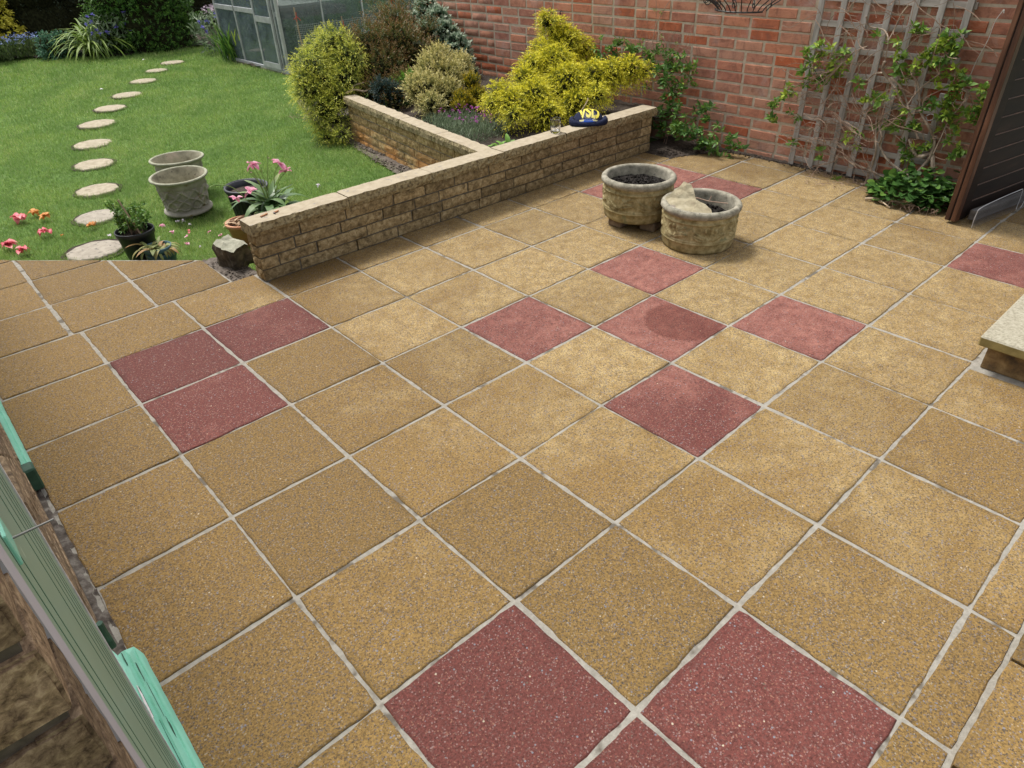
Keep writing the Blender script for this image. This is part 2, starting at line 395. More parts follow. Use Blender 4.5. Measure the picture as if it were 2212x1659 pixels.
leaf_mat("juniper_gold", [(0.0, (0.020, 0.045, 0.018)), (0.28, (0.10, 0.155, 0.040)), (0.52, (0.42, 0.46, 0.065)), (1.0, (0.92, 0.88, 0.16))])
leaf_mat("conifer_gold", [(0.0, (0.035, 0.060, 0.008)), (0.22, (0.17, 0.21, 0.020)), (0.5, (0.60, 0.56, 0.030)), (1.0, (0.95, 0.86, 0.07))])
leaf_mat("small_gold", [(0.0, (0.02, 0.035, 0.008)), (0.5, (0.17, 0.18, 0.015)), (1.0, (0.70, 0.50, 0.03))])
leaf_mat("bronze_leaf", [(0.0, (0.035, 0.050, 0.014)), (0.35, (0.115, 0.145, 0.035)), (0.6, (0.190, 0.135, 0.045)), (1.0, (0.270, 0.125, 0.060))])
leaf_mat("euonymus", [(0.0, (0.018, 0.050, 0.026)), (0.3, (0.065, 0.145, 0.075)), (0.55, (0.28, 0.37, 0.26)), (1.0, (0.70, 0.76, 0.62))])
leaf_mat("blue_juniper", [(0.0, (0.010, 0.024, 0.022)), (1.0, (0.045, 0.090, 0.080))])
leaf_mat("cream_leaf", [(0.0, (0.065, 0.085, 0.025)), (0.3, (0.24, 0.25, 0.080)), (0.6, (0.52, 0.47, 0.18)), (1.0, (0.82, 0.72, 0.36))])
leaf_mat("green_leaf", [(0.0, (0.022, 0.065, 0.014)), (0.45, (0.075, 0.175, 0.035)), (0.75, (0.165, 0.290, 0.045)), (1.0, (0.38, 0.48, 0.06))])
leaf_mat("bright_leaf", [(0.0, (0.06, 0.16, 0.02)), (1.0, (0.20, 0.38, 0.05))])
leaf_mat("lime_leaf", [(0.0, (0.10, 0.18, 0.025)), (1.0, (0.28, 0.38, 0.07))])
leaf_mat("grey_leaf", [(0.0, (0.070, 0.110, 0.055)), (1.0, (0.25, 0.32, 0.19))])
leaf_mat("glaucous_leaf", [(0.0, (0.030, 0.090, 0.055)), (1.0, (0.130, 0.280, 0.170))])
leaf_mat("box_leaf", [(0.0, (0.012, 0.040, 0.010)), (0.5, (0.065, 0.165, 0.028)), (1.0, (0.210, 0.370, 0.060))])
leaf_mat("dark_leaf", [(0.0, (0.008, 0.013, 0.007)), (1.0, (0.040, 0.060, 0.030))])
leaf_mat("yellow_leaf", [(0.0, (0.45, 0.42, 0.03)), (1.0, (0.95, 0.85, 0.14))])
leaf_mat("blue_petal", [(0.0, (0.12, 0.10, 0.42)), (1.0, (0.26, 0.24, 0.72))])
leaf_mat("pale_blue_petal", [(0.0, (0.20, 0.28, 0.60)), (1.0, (0.40, 0.50, 0.80))])
leaf_mat("magenta_petal", [(0.0, (0.28, 0.03, 0.26)), (1.0, (0.50, 0.08, 0.44))])
leaf_mat("mauve_petal", [(0.0, (0.42, 0.30, 0.42)), (1.0, (0.70, 0.60, 0.66))])
leaf_mat("pink_petal", [(0.0, (0.55, 0.10, 0.22)), (0.5, (0.72, 0.30, 0.42)), (1.0, (0.86, 0.72, 0.78))], rough=0.45)
leaf_mat("red_petal", [(0.0, (0.50, 0.03, 0.07)), (0.6, (0.72, 0.14, 0.18)), (1.0, (0.80, 0.40, 0.36))], rough=0.5)
leaf_mat("orange_petal", [(0.0, (0.45, 0.15, 0.03)), (1.0, (0.78, 0.36, 0.08))], rough=0.6)
leaf_mat("white_petal", [(0.0, (0.60, 0.52, 0.60)), (1.0, (0.80, 0.74, 0.80))], rough=0.5)
leaf_mat("tulip_leaf", [(0.0, (0.055, 0.130, 0.045)), (0.5, (0.15, 0.24, 0.09)), (0.75, (0.38, 0.39, 0.14)), (1.0, (0.50, 0.40, 0.20))], rough=0.4)
leaf_mat("withered_leaf", [(0.0, (0.09, 0.13, 0.03)), (0.4, (0.26, 0.30, 0.10)), (0.65, (0.33, 0.19, 0.07)), (1.0, (0.52, 0.38, 0.20))], rough=0.6)
leaf_mat("straw_leaf", [(0.0, (0.25, 0.15, 0.08)), (1.0, (0.66, 0.50, 0.32))], trans=0.1, rough=0.7)
leaf_mat("dull_leaf", [(0.0, (0.035, 0.060, 0.020)), (1.0, (0.14, 0.20, 0.06))])
simple("shade_core", [(0.35, (0.010, 0.011, 0.006)), (0.7, (0.040, 0.042, 0.020))], 26, 1.0, 0.8, 60, 0.02, spec=0.0)  # dark solid cores stop see-through; the crown's inner shade is in this colour
simple("bark", [(0.3, (0.14, 0.10, 0.075)), (0.7, (0.42, 0.34, 0.26))], 30, 0.9, 0.6, 90, 0.003, stretch=(1, 1, 0.25))
simple("twig", [(0.3, (0.16, 0.10, 0.07)), (0.7, (0.40, 0.29, 0.215))], 30, 0.85)
simple("pale_twig", [(0.3, (0.30, 0.22, 0.15)), (0.7, (0.55, 0.44, 0.31))], 30, 0.85)
simple("weathered_timber", [(0.3, (0.20, 0.185, 0.165)), (0.5, (0.36, 0.335, 0.305)), (0.75, (0.53, 0.50, 0.465))], 22, 0.9, 0.7, 60, 0.002, stretch=(1, 1, 0.12))
simple("old_plank", [(0.3, (0.05, 0.045, 0.042)), (0.55, (0.10, 0.093, 0.088)), (0.75, (0.18, 0.17, 0.165))], 22, 0.9, 0.7, 60, 0.002, stretch=(0.12, 1, 1))
simple("weathered_timber_cross", [(0.3, (0.20, 0.18, 0.155)), (0.5, (0.36, 0.33, 0.295)), (0.75, (0.53, 0.50, 0.455))], 22, 0.9, 0.7, 60, 0.002, stretch=(1, 0.12, 1))
simple("gate_board", [(0.3, (0.007, 0.0045, 0.004)), (0.6, (0.016, 0.009, 0.007)), (0.8, (0.036, 0.020, 0.014))], 14, 0.6, 0.4, 60, 0.002, spec=0.15, stretch=(0.15, 1, 1))
simple("gate_frame", [(0.3, (0.030, 0.014, 0.009)), (0.55, (0.080, 0.034, 0.018)), (0.8, (0.17, 0.080, 0.045))], 18, 0.5, 0.6, 70, 0.003, stretch=(1, 1, 0.15))
simple("concrete_pot", [(0.30, (0.15, 0.115, 0.048)), (0.5, (0.30, 0.245, 0.120)), (0.70, (0.46, 0.39, 0.22))], 26, 0.95, 0.5, 160, 0.002, speck=(11, 0.60, (0.20, 0.19, 0.10)))
simple("concrete_rim", [(0.28, (0.12, 0.11, 0.080)), (0.5, (0.27, 0.25, 0.195)), (0.72, (0.38, 0.35, 0.28))], 26, 0.95, 0.8, 140, 0.003, speck=(60, 0.64, (0.12, 0.115, 0.10)))
simple("urn_stone", [(0.25, (0.20, 0.185, 0.155)), (0.5, (0.31, 0.29, 0.25)), (0.75, (0.42, 0.39, 0.34))], 14, 0.95, 0.5, 150, 0.002, speck=(9, 0.62, (0.20, 0.14, 0.07)))
simple("urn_rim", [(0.25, (0.19, 0.20, 0.13)), (0.5, (0.31, 0.31, 0.23)), (0.75, (0.40, 0.40, 0.32))], 22, 0.95, 0.5, 150, 0.002)
simple("urn_inside", [(0.25, (0.14, 0.13, 0.09)), (0.5, (0.36, 0.34, 0.25)), (0.75, (0.55, 0.45, 0.36))], 12, 0.95, 0.5, 120, 0.002, speck=(30, 0.64, (0.05, 0.045, 0.04)))
simple("paver_block", [(0.3, (0.15, 0.105, 0.07)), (0.7, (0.25, 0.185, 0.125))], 30, 0.95, 0.5, 120, 0.003)
simple("terracotta", [(0.3, (0.46, 0.20, 0.11)), (0.7, (0.60, 0.32, 0.20))], 14, 0.85, 0.2, 120, 0.001)
simple("black_plastic", [(0.3, (0.008, 0.009, 0.011)), (0.7, (0.022, 0.024, 0.029))], 14, 0.45, 0.1, 60, 0.001, spec=0.4)
simple("grey_black_plastic", [(0.3, (0.018, 0.020, 0.026)), (0.7, (0.055, 0.060, 0.072))], 14, 0.5, 0.1, 60, 0.001, spec=0.4)
simple("teal_plastic", [(0.3, (0.030, 0.085, 0.110)), (0.7, (0.065, 0.140, 0.165))], 14, 0.4, 0.1, 60, 0.001, spec=0.5)
simple("rock", [(0.3, (0.030, 0.026, 0.022)), (0.5, (0.10, 0.082, 0.058)), (0.72, (0.21, 0.175, 0.12))], 16, 0.95, 1.0, 60, 0.008)
simple("rock_top", [(0.3, (0.20, 0.20, 0.15)), (0.7, (0.38, 0.37, 0.29))], 22, 0.95, 0.8, 90, 0.005)
simple("stepping_stone", [(0.3, (0.24, 0.20, 0.14)), (0.55, (0.35, 0.305, 0.225)), (0.75, (0.42, 0.37, 0.28))], 24, 0.95, 0.5, 110, 0.003, speck=(40, 0.64, (0.26, 0.24, 0.19)))
simple("grey_stone", [(0.3, (0.25, 0.22, 0.18)), (0.7, (0.38, 0.34, 0.28))], 24, 0.95, 0.5, 110, 0.003, speck=(40, 0.6, (0.15, 0.135, 0.12)))
simple("pale_slab", [(0.3, (0.19, 0.165, 0.115)), (0.5, (0.30, 0.275, 0.205)), (0.7, (0.37, 0.345, 0.27))], 90, 0.92, 0.5, 220, 0.002, speck=(120, 0.62, (0.24, 0.21, 0.16)))
simple("step_edge", [(0.3, (0.17, 0.13, 0.045)), (0.7, (0.30, 0.235, 0.09))], 20, 0.9, 0.4, 160, 0.002)
simple("step_riser", [(0.3, (0.050, 0.036, 0.026)), (0.5, (0.17, 0.105, 0.045)), (0.72, (0.33, 0.22, 0.10))], 16, 0.9, 0.7, 90, 0.004)
simple("sandstone_wedge", [(0.3, (0.22, 0.18, 0.115)), (0.5, (0.38, 0.33, 0.22)), (0.72, (0.47, 0.42, 0.30))], 14, 0.92, 0.6, 150, 0.003, speck=(9, 0.62, (0.30, 0.24, 0.22)))
simple("aluminium", [(0.3, (0.36, 0.37, 0.38)), (0.7, (0.55, 0.56, 0.57))], 10, 0.5, 0.1, 60, 0.001, metal=0.5)
simple("groove_shade", [(0.3, (0.045, 0.13, 0.085)), (0.7, (0.07, 0.18, 0.12))], 20, 0.6)
simple("sage_paint", [(0.3, (0.140, 0.285, 0.225)), (0.7, (0.175, 0.330, 0.265))], 5, 0.35, 0.05, 200, 0.001, spec=0.5, speck=(26, 0.72, (0.36, 0.52, 0.44)))
simple("mint_paint", [(0.3, (0.17, 0.44, 0.33)), (0.7, (0.23, 0.53, 0.41))], 7, 0.5, 0.25, 40, 0.003, spec=0.4, speck=(7, 0.70, (0.035, 0.075, 0.065)))
simple("dark_green_paint", [(0.3, (0.020, 0.055, 0.035)), (0.7, (0.040, 0.100, 0.065))], 30, 0.6, 0.5, 90, 0.003)
simple("lilac_frame", [(0.3, (0.36, 0.345, 0.39)), (0.7, (0.43, 0.41, 0.46))], 6, 0.5)
simple("white_flake", [(0.3, (0.45, 0.42, 0.42)), (0.7, (0.72, 0.70, 0.70))], 30, 0.8, 0.5, 60, 0.003)
simple("steel_rod", [(0.3, (0.12, 0.115, 0.11)), (0.7, (0.28, 0.27, 0.26))], 12, 0.45, 0.1, 60, 0.001, metal=0.6)
simple("black_iron", [(0.3, (0.010, 0.010, 0.011)), (0.7, (0.035, 0.033, 0.032))], 20, 0.55, 0.3, 90, 0.002, spec=0.4)
simple("wire", [(0.3, (0.40, 0.40, 0.41)), (0.7, (0.62, 0.62, 0.63))], 12, 0.4, metal=0.4)
simple("dull_wire", [(0.3, (0.09, 0.09, 0.095)), (0.7, (0.17, 0.17, 0.18))], 12, 0.5, metal=0.3)
simple("white_string", [(0.3, (0.60, 0.57, 0.52)), (0.7, (0.76, 0.73, 0.68))], 60, 0.9)
simple("navy_wool", [(0.3, (0.006, 0.009, 0.030)), (0.7, (0.014, 0.020, 0.055))], 40, 0.95, 0.7, 400, 0.002)
simple("blue_wool", [(0.3, (0.020, 0.085, 0.42)), (0.7, (0.035, 0.120, 0.55))], 40, 0.95, 0.5, 400, 0.002)
simple("yellow_print", [(0.3, (0.72, 0.60, 0.07)), (0.7, (0.80, 0.70, 0.11))], 20, 0.8)
simple("cream_stripe", [(0.3, (0.66, 0.60, 0.30)), (0.7, (0.74, 0.70, 0.40))], 20, 0.9)
simple("wood_chip", [(0.3, (0.22, 0.09, 0.04)), (0.7, (0.45, 0.21, 0.10))], 30, 0.8)
simple("cane", [(0.3, (0.30, 0.22, 0.15)), (0.7, (0.48, 0.37, 0.27))], 20, 0.8)
simple("post_timber", [(0.3, (0.16, 0.155, 0.14)), (0.7, (0.28, 0.27, 0.245))], 12, 0.9, 0.6, 50, 0.004, stretch=(1, 1, 0.15))
simple("red_tie", [(0.3, (0.45, 0.05, 0.04)), (0.7, (0.55, 0.09, 0.06))], 20, 0.7)
simple("concrete_base", [(0.3, (0.15, 0.13, 0.11)), (0.7, (0.27, 0.24, 0.20))], 14, 0.95, 0.5, 60, 0.004)
simple("blue_tarp", [(0.3, (0.13, 0.17, 0.26)), (0.7, (0.26, 0.32, 0.44))], 25, 0.5, 0.6, 60, 0.006)

def glass_mat(name, tint, gl, film, film_col=(0.35, 0.38, 0.37)):
    m = bpy.data.materials.new(name)
    m.use_nodes = True
    nt = m.node_tree
    nt.nodes.clear()
    k = NB(nt)
    out = k.n("ShaderNodeOutputMaterial")
    t = k.n("ShaderNodeBsdfTransparent")
    t.inputs[0].default_value = (*tint, 1)
    g = k.n("ShaderNodeBsdfGlossy")
    g.inputs['Roughness'].default_value = 0.03
    d = k.n("ShaderNodeBsdfDiffuse")
    d.inputs[0].default_value = (*film_col, 1)
    lw = k.n("ShaderNodeLayerWeight")
    lw.inputs[0].default_value = gl
    m1 = k.n("ShaderNodeMixShader")
    k.l(lw.outputs['Fresnel'], m1.inputs[0])
    k.l(t.outputs[0], m1.inputs[1])
    k.l(g.outputs[0], m1.inputs[2])
    m2 = k.n("ShaderNodeMixShader")
    co = k.coord(True)
    f = k.ramp(k.noise(co, 7, 5), [(0.3, film * 0.5), (0.7, film * 1.5)])
    k.l(f, m2.inputs[0])
    k.l(m1.outputs[0], m2.inputs[1])
    k.l(d.outputs[0], m2.inputs[2])
    k.l(m2.outputs[0], out.inputs[0])
    MATS[name] = m
glass_mat("greenhouse_glass", (0.66, 0.74, 0.74), 0.45, 0.30, (0.24, 0.30, 0.32))
glass_mat("lens_plastic", (0.93, 0.95, 0.97), 0.45, 0.05, (0.8, 0.85, 0.9))
m, nt, b = new_mat("tumbler_glass")
b.inputs['Base Color'].default_value = (0.96, 0.98, 1.0, 1)
b.inputs['Roughness'].default_value = 0.02
b.inputs['IOR'].default_value = 1.48
b.inputs['Transmission Weight'].default_value = 1.0

# ------------------------------------------------------------------ helpers
def MT(n):
    return MATS[n] if n else None

def link(name, me, mats, parent=None, loc=None):
    o = bpy.data.objects.new(name, me)
    COL.objects.link(o)
    if isinstance(mats, str):
        mats = [mats]
    if mats and not len(me.materials):
        for m_ in mats:
            me.materials.append(MATS[m_])
    if parent is not None:
        o.parent = parent
    if loc is not None:
        o.location = loc
    return o

def tag(o, label=None, cat=None, group=None, kind=None):
    if label: o['label'] = label
    if cat: o['category'] = cat
    if group: o['group'] = group
    if kind: o['kind'] = kind
    return o

def thing(name, label, cat, loc=(0, 0, 0), rotz=0.0, group=None):
    o = bpy.data.objects.new(name, None)
    COL.objects.link(o)
    o.empty_display_size = 0.1
    o.location = loc
    o.rotation_euler = (0, 0, rotz)
    return tag(o, label, cat, group)

def pymesh(name, V, F, smooth=False):
    me = bpy.data.meshes.new(name)
    me.from_pydata([tuple(v) for v in V], [], F)
    me.update()
    if smooth:
        me.polygons.foreach_set('use_smooth', [True] * len(me.polygons))
    return me

def npmesh(name, V, F, attr=None, smooth=False, matidx=None):
    """V (n,3), F (m,k) with constant k; attr per vertex"""
    V = np.asarray(V, dtype=np.float32)
    F = np.asarray(F, dtype=np.int32)
    me = bpy.data.meshes.new(name)
    me.vertices.add(len(V))
    me.vertices.foreach_set('co', V.ravel())
    k = F.shape[1]
    me.loops.add(F.size)
    me.loops.foreach_set('vertex_index', F.ravel())
    me.polygons.add(len(F))
    me.polygons.foreach_set('loop_start', np.arange(len(F), dtype=np.int32) * k)
    me.polygons.foreach_set('loop_total', np.full(len(F), k, dtype=np.int32))
    if matidx is not None:
        me.polygons.foreach_set('material_index', np.asarray(matidx, dtype=np.int32))
    me.update(calc_edges=True)
    if attr is not None:
        a = me.attributes.new('c', 'FLOAT', 'POINT')
        a.data.foreach_set('value', np.asarray(attr, dtype=np.float32))
    if smooth:
        me.polygons.foreach_set('use_smooth', np.ones(len(F), dtype=bool))
    me.validate()
    return me

class MB:
    """collects simple solids into one mesh"""
    def __init__(s):
        s.V = []
        s.F = []
    def add(s, V, F, M=None):
        o = len(s.V)
        for v in V:
            v = Vector(v)
            s.V.append(M @ v if M is not None else v)
        s.F += [tuple(i + o for i in f) for f in F]
        return s
    def box(s, x0, x1, y0, y1, z0, z1, M=None, bev=0.0):
        if bev <= 0:
            V = [(x, y, z) for z in (z0, z1) for y in (y0, y1) for x in (x0, x1)]
            F = [(0, 2, 3, 1), (4, 5, 7, 6), (0, 1, 5, 4), (2, 6, 7, 3), (0, 4, 6, 2), (1, 3, 7, 5)]
            return s.add(V, F, M)
        bm = bmesh.new()
        bmesh.ops.create_cube(bm, size=1)
        for v in bm.verts:
            v.co = Vector(((x0 + x1) / 2 + v.co.x * (x1 - x0), (y0 + y1) / 2 + v.co.y * (y1 - y0), (z0 + z1) / 2 + v.co.z * (z1 - z0)))
        bmesh.ops.bevel(bm, geom=bm.edges[:], offset=bev, segments=1, affect='EDGES')
        bm.verts.index_update()
        s.add([v.co.copy() for v in bm.verts], [tuple(v.index for v in f.verts) for f in bm.faces], M)
        bm.free()
        return s
    def tube(s, P, r, n=6, caps=True, r1=None):
        P = [Vector(p) for p in P]
        m_ = len(P)
        rings = []
        prev = None
        for i, p in enumerate(P):
            t = (P[min(i + 1, m_ - 1)] - P[max(i - 1, 0)])
            if t.length < 1e-9:
                t = Vector((0, 0, 1))
            t.normalize()
            if prev is None:
                a = t.orthogonal().normalized()
            else:
                a = (prev - t * prev.dot(t))
                a = a.normalized() if a.length > 1e-6 else t.orthogonal().normalized()
            prev = a
            b_ = t.cross(a)
            rr = r if r1 is None else r + (r1 - r) * i / max(1, m_ - 1)
            rings.append([p + (a * math.cos(2 * PI * j / n) + b_ * math.sin(2 * PI * j / n)) * rr for j in range(n)])
        V = [v for ring in rings for v in ring]
        F = []
        for i in range(m_ - 1):
            for j in range(n):
                F.append((i * n + j, i * n + (j + 1) % n, (i + 1) * n + (j + 1) % n, (i + 1) * n + j))
        if caps:
            F.append(tuple(range(n))[::-1])
            F.append(tuple((m_ - 1) * n + j for j in range(n)))
        return s.add(V, F)
    def lathe(s, prof, n=32, M=None, close=False):
        V = []
        for r, z in prof:
            for j in range(n):
                V.append((r * math.cos(2 * PI * j / n), r * math.sin(2 * PI * j / n), z))
        F = []
        m_ = len(prof)
        for i in range(m_ - 1 + (1 if close else 0)):
            for j in range(n):
                a, b_ = i % m_, (i + 1) % m_
                F.append((a * n + j, a * n + (j + 1) % n, b_ * n + (j + 1) % n, b_ * n + j))
        return s.add(V, F, M)
    def mesh(s, name, smooth=False):
        return pymesh(name, s.V, s.F, smooth)
    def obj(s, name, mat, parent=None, smooth=False, loc=None):
        return link(name, s.mesh(name, smooth), mat, parent, loc)

def smoothpath(P, k=4):
    P = [Vector(p) for p in P]
    out = []
    for i in range(len(P) - 1):
        p0, p1, p2, p3 = P[max(i - 1, 0)], P[i], P[i + 1], P[min(i + 2, len(P) - 1)]
        for j in range(k):
            t = j / k
            out.append(0.5 * ((2 * p1) + (-p0 + p2) * t + (2 * p0 - 5 * p1 + 4 * p2 - p3) * t * t + (-p0 + 3 * p1 - 3 * p2 + p3) * t ** 3))
    out.append(P[-1])
    return out

def norm(a):
    return a / np.maximum(np.linalg.norm(a, axis=1, keepdims=True), 1e-9)

def leaves_np(P, D, L, W, fold=0.25, up=None):
    """rhombic folded leaves: returns verts (4n), tris (2n,3)"""
    n = len(P)
    D = norm(D)
    ref = rng.normal(size=(n, 3)) * 0.6 + (np.array([0, 0, 1.0]) if up is None else up)
    Sd = norm(np.cross(D, ref))
    N = np.cross(Sd, D)
    L = np.broadcast_to(np.asarray(L, dtype=float).reshape(-1, 1), (n, 1))
    W = np.broadcast_to(np.asarray(W, dtype=float).reshape(-1, 1), (n, 1))
    mid = P + D * L * 0.45
    V = np.stack([P, mid + Sd * W * 0.5 + N * W * fold, P + D * L, mid - Sd * W * 0.5 + N * W * fold], axis=1).reshape(-1, 3)
    i = np.arange(n)[:, None] * 4
    F = np.concatenate([i + np.array([[0, 1, 2]]), i + np.array([[0, 2, 3]])], axis=0)
    return V, F

def blob_core(blobs, k=0.72, sub=2):
    bm = bmesh.new()
    bmesh.ops.create_icosphere(bm, subdivisions=sub, radius=1)
    bm.verts.index_update()
    sv = np.array([v.co[:] for v in bm.verts])
    sf = np.array([[v.index for v in f.verts] for f in bm.faces])
    bm.free()
    V, F = [], []
    for q, (x, y, z, r) in enumerate(blobs):
        d = sv * (1 + 0.18 * np.sin(sv[:, [1]] * 7 + q) * np.cos(sv[:, [2]] * 6 + 2 * q))
        V.append(d * r * k + np.array([x, y, z]))
        F.append(sf + q * len(sv))
    return np.concatenate(V), np.concatenate(F)

def foliage(name, blobs, mat, parent, nspray, sl, nleaf, ll, lw, outw=1.0, upw=0.4, droop=0.2, tipgain=0.7, angle=0.7, jit=0.35, core=True, corek=0.7, keep=None, side=None, fold=0.2, inner=0.55):
    """sprays of small leaves growing out of a union of blobs; colour value c rises from the old wood to the tips"""
    B = np.array(blobs)
    w = B[:, 3] ** 2
    idx = rng.choice(len(B), nspray, p=w / w.sum())
    u = norm(rng.normal(size=(nspray, 3)))
    rad = B[idx, 3:4] * (inner + (0.98 - inner) * rng.random((nspray, 1)) ** 0.6)
    O = B[idx, :3] + u * rad
    # drop origins buried deep in another blob
    dd = np.linalg.norm(O[:, None, :] - B[None, :, :3], axis=2) / B[None, :, 3]
    dd[np.arange(nspray), idx] = 9
    ok = dd.min(axis=1) > 0.62
    if keep is not None:
        ok &= keep(O)
    O, u, idx = O[ok], u[ok], idx[ok]
    n = len(O)
    D = norm(u * outw + np.array([0, 0, upw]) + rng.normal(size=(n, 3)) * jit + (0 if side is None else np.array(side)))
    lens = sl * (0.6 + 0.8 * rng.random((n, 1)))
    Ps, Ds, Cs, Ls = [], [], [], []
    R1 = norm(np.cross(D, rng.normal(size=(n, 3))))
    R2 = np.cross(D, R1)
    srnd = rng.random((n, 1))
    for j in range(nleaf):
        t = (j + 0.5) / nleaf
        p = O + D * lens * t + np.array([0, 0, -1.0]) * droop * lens * t * t
        dirn = norm(D + np.array([0, 0, -1.0]) * droop * 2 * t)
        a = j * 2.4 + rng.random((n, 1)) * 1.2
        off = R1 * np.cos(a) + R2 * np.sin(a)
        dl = norm(dirn + off * (angle if j < nleaf - 1 else 0.1))
        Ps.append(p); Ds.append(dl)
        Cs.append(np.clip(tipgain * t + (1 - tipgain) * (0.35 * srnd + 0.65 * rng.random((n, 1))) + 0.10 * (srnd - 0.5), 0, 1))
        Ls.append(ll * (0.75 + 0.5 * rng.random((n, 1))) * (1.0 if t < 0.7 else 0.85))
    P, Dv, C, L = map(np.concatenate, (Ps, Ds, Cs, Ls))
    V, F = leaves_np(P, Dv, L[:, 0], L[:, 0] * lw / ll, fold)
    c = np.repeat(C[:, 0], 4)
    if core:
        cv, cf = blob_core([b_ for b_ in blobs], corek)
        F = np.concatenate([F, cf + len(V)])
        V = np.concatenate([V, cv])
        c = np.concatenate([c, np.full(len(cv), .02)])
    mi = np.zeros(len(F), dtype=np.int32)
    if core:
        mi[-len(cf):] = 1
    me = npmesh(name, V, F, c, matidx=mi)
    return link(name, me, [mat, "shade_core"], parent)

def twigs(name, root, blobs, mat, parent, n=14, r=0.006):
    mb = MB()
    for q in range(n):
        x, y, z, rr = blobs[q % len(blobs)]
        a = Vector(root) + Vector((random.uniform(-.04, .04), random.uniform(-.04, .04), 0))
        b_ = Vector((x, y, z)) + Vector((random.uniform(-1, 1), random.uniform(-1, 1), random.uniform(-1, 1))) * rr * 0.5
        m1 = a.lerp(b_, 0.5) + Vector((random.uniform(-.04, .04), random.uniform(-.04, .04), 0.03))
        mb.tube(smoothpath([a, m1, b_], 3), r, 5, True, r * 0.3)
    return mb.obj(name, mat, parent)

def zl(X):
    t = min(1, max(0, (X - .9) / 1.7))
    return -.10 + .06 * t * t * (3 - 2 * t)

def zlv(X):
    t = np.clip((X - .9) / 1.7, 0, 1)
    return -.10 + .06 * t * t * (3 - 2 * t)

# ================================================================== SETTING
# ground sheet to the horizon
me = pymesh("ground", [(-60, -60, -0.35), (60, -60, -0.35), (60, 60, -0.35), (-60, 60, -0.35)], [(0, 1, 2, 3)])
tag(link("ground", me, "lawn_soil"), kind="structure")

IW0, IW1 = Vector((2.553, 0.396, 0)), Vector((2.855, 2.605, 0))       # left edge of the inner wall's coping
IWD = (IW1 - IW0).normalized()

def iwx(y):
    return IW0.x + (y - IW0.y) * (IW1.x - IW0.x) / (IW1.y - IW0.y)

# lawn base
nx, ny = 70, 130
xs = np.linspace(-6, 9, nx)
ys = np.linspace(0.25, 16, ny)
X, Y = np.meshgrid(xs, ys)
Z = zlv(X) - 0.012 + 0.006 * np.sin(X * 5 + 1) * np.cos(Y * 4.3)
V = np.stack([X, Y, Z], -1).reshape(-1, 3)
i = np.arange((nx - 1) * (ny - 1))
a = (i // (nx - 1)) * nx + i % (nx - 1)
F = np.stack([a, a + 1, a + 1 + nx, a + nx], 1)
tag(link("lawn", npmesh("lawn", V, F, smooth=True), "lawn_soil"), kind="structure")

# ---- patio: a mortar bed carrying individual slabs
def clip(poly, A, n):
    """keep the part of the polygon where (P-A).n <= 0"""
    out = []
    for i in range(len(poly)):
        p, q = Vector(poly[i]), Vector(poly[(i + 1) % len(poly)])
        dp, dq = (p - A).dot(n), (q - A).dot(n)
        if dp <= 0:
            out.append(p)
        if (dp < 0 < dq) or (dq < 0 < dp):
            out.append(p.lerp(q, dp / (dp - dq)))
    return out

def area(p):
    return 0.5 * sum(p[i].x * p[(i + 1) % len(p)].y - p[(i + 1) % len(p)].x * p[i].y for i in range(len(p)))

def inset(poly, g):
    n = len(poly)
    L = []
    for i in range(n):
        p, q = poly[i], poly[(i + 1) % n]
        d = (q - p).normalized()
        nrm = Vector((-d.y, d.x))
        gi = g[i % len(g)] if isinstance(g, (list, tuple)) else g
        L.append((p + nrm * gi, d))
    out = []
    for i in range(n):
        p, d = L[i - 1]
        q, e = L[i]
        den = d.x * e.y - d.y * e.x
        if abs(den) < 1e-6:
            out.append(q)
            continue
        t = ((q.x - p.x) * e.y - (q.y - p.y) * e.x) / den
        out.append(p + d * t)
    return out

NC = Vector((-0.104, 1.736))
NN = Vector((0.901, 0.862)).normalized()
patio = thing("patio", "patio of square tan aggregate slabs with scattered dark red slabs and pale mortar joints", None, (0, 0, 0))
del_keys = [k_ for k_ in ('label', 'category') if k_ in patio.keys()]
for k_ in del_keys:
    del patio[k_]
patio['kind'] = 'structure'

bedpoly = [(-0.60, -5.0), (9.0, -5.0), (9.0, -0.8), (4.70, -0.8), (4.68, -0.22), (4.24, 0.03), (4.24, 0.27), (0.93, 0.27), (0.93, 0.395), (0.775, 0.405), (0.765, 0.828), (-0.60, 2.25)]
V = [(x, y, -0.0035) for x, y in bedpoly] + [(x, y, -0.25) for x, y in bedpoly]
n_ = len(bedpoly)
F = [tuple(range(n_))] + [(i, i + n_, (i + 1) % n_ + n_, (i + 1) % n_) for i in range(n_)]
link("mortar_bed", pymesh("mortar_bed", V, F), "mortar", patio)

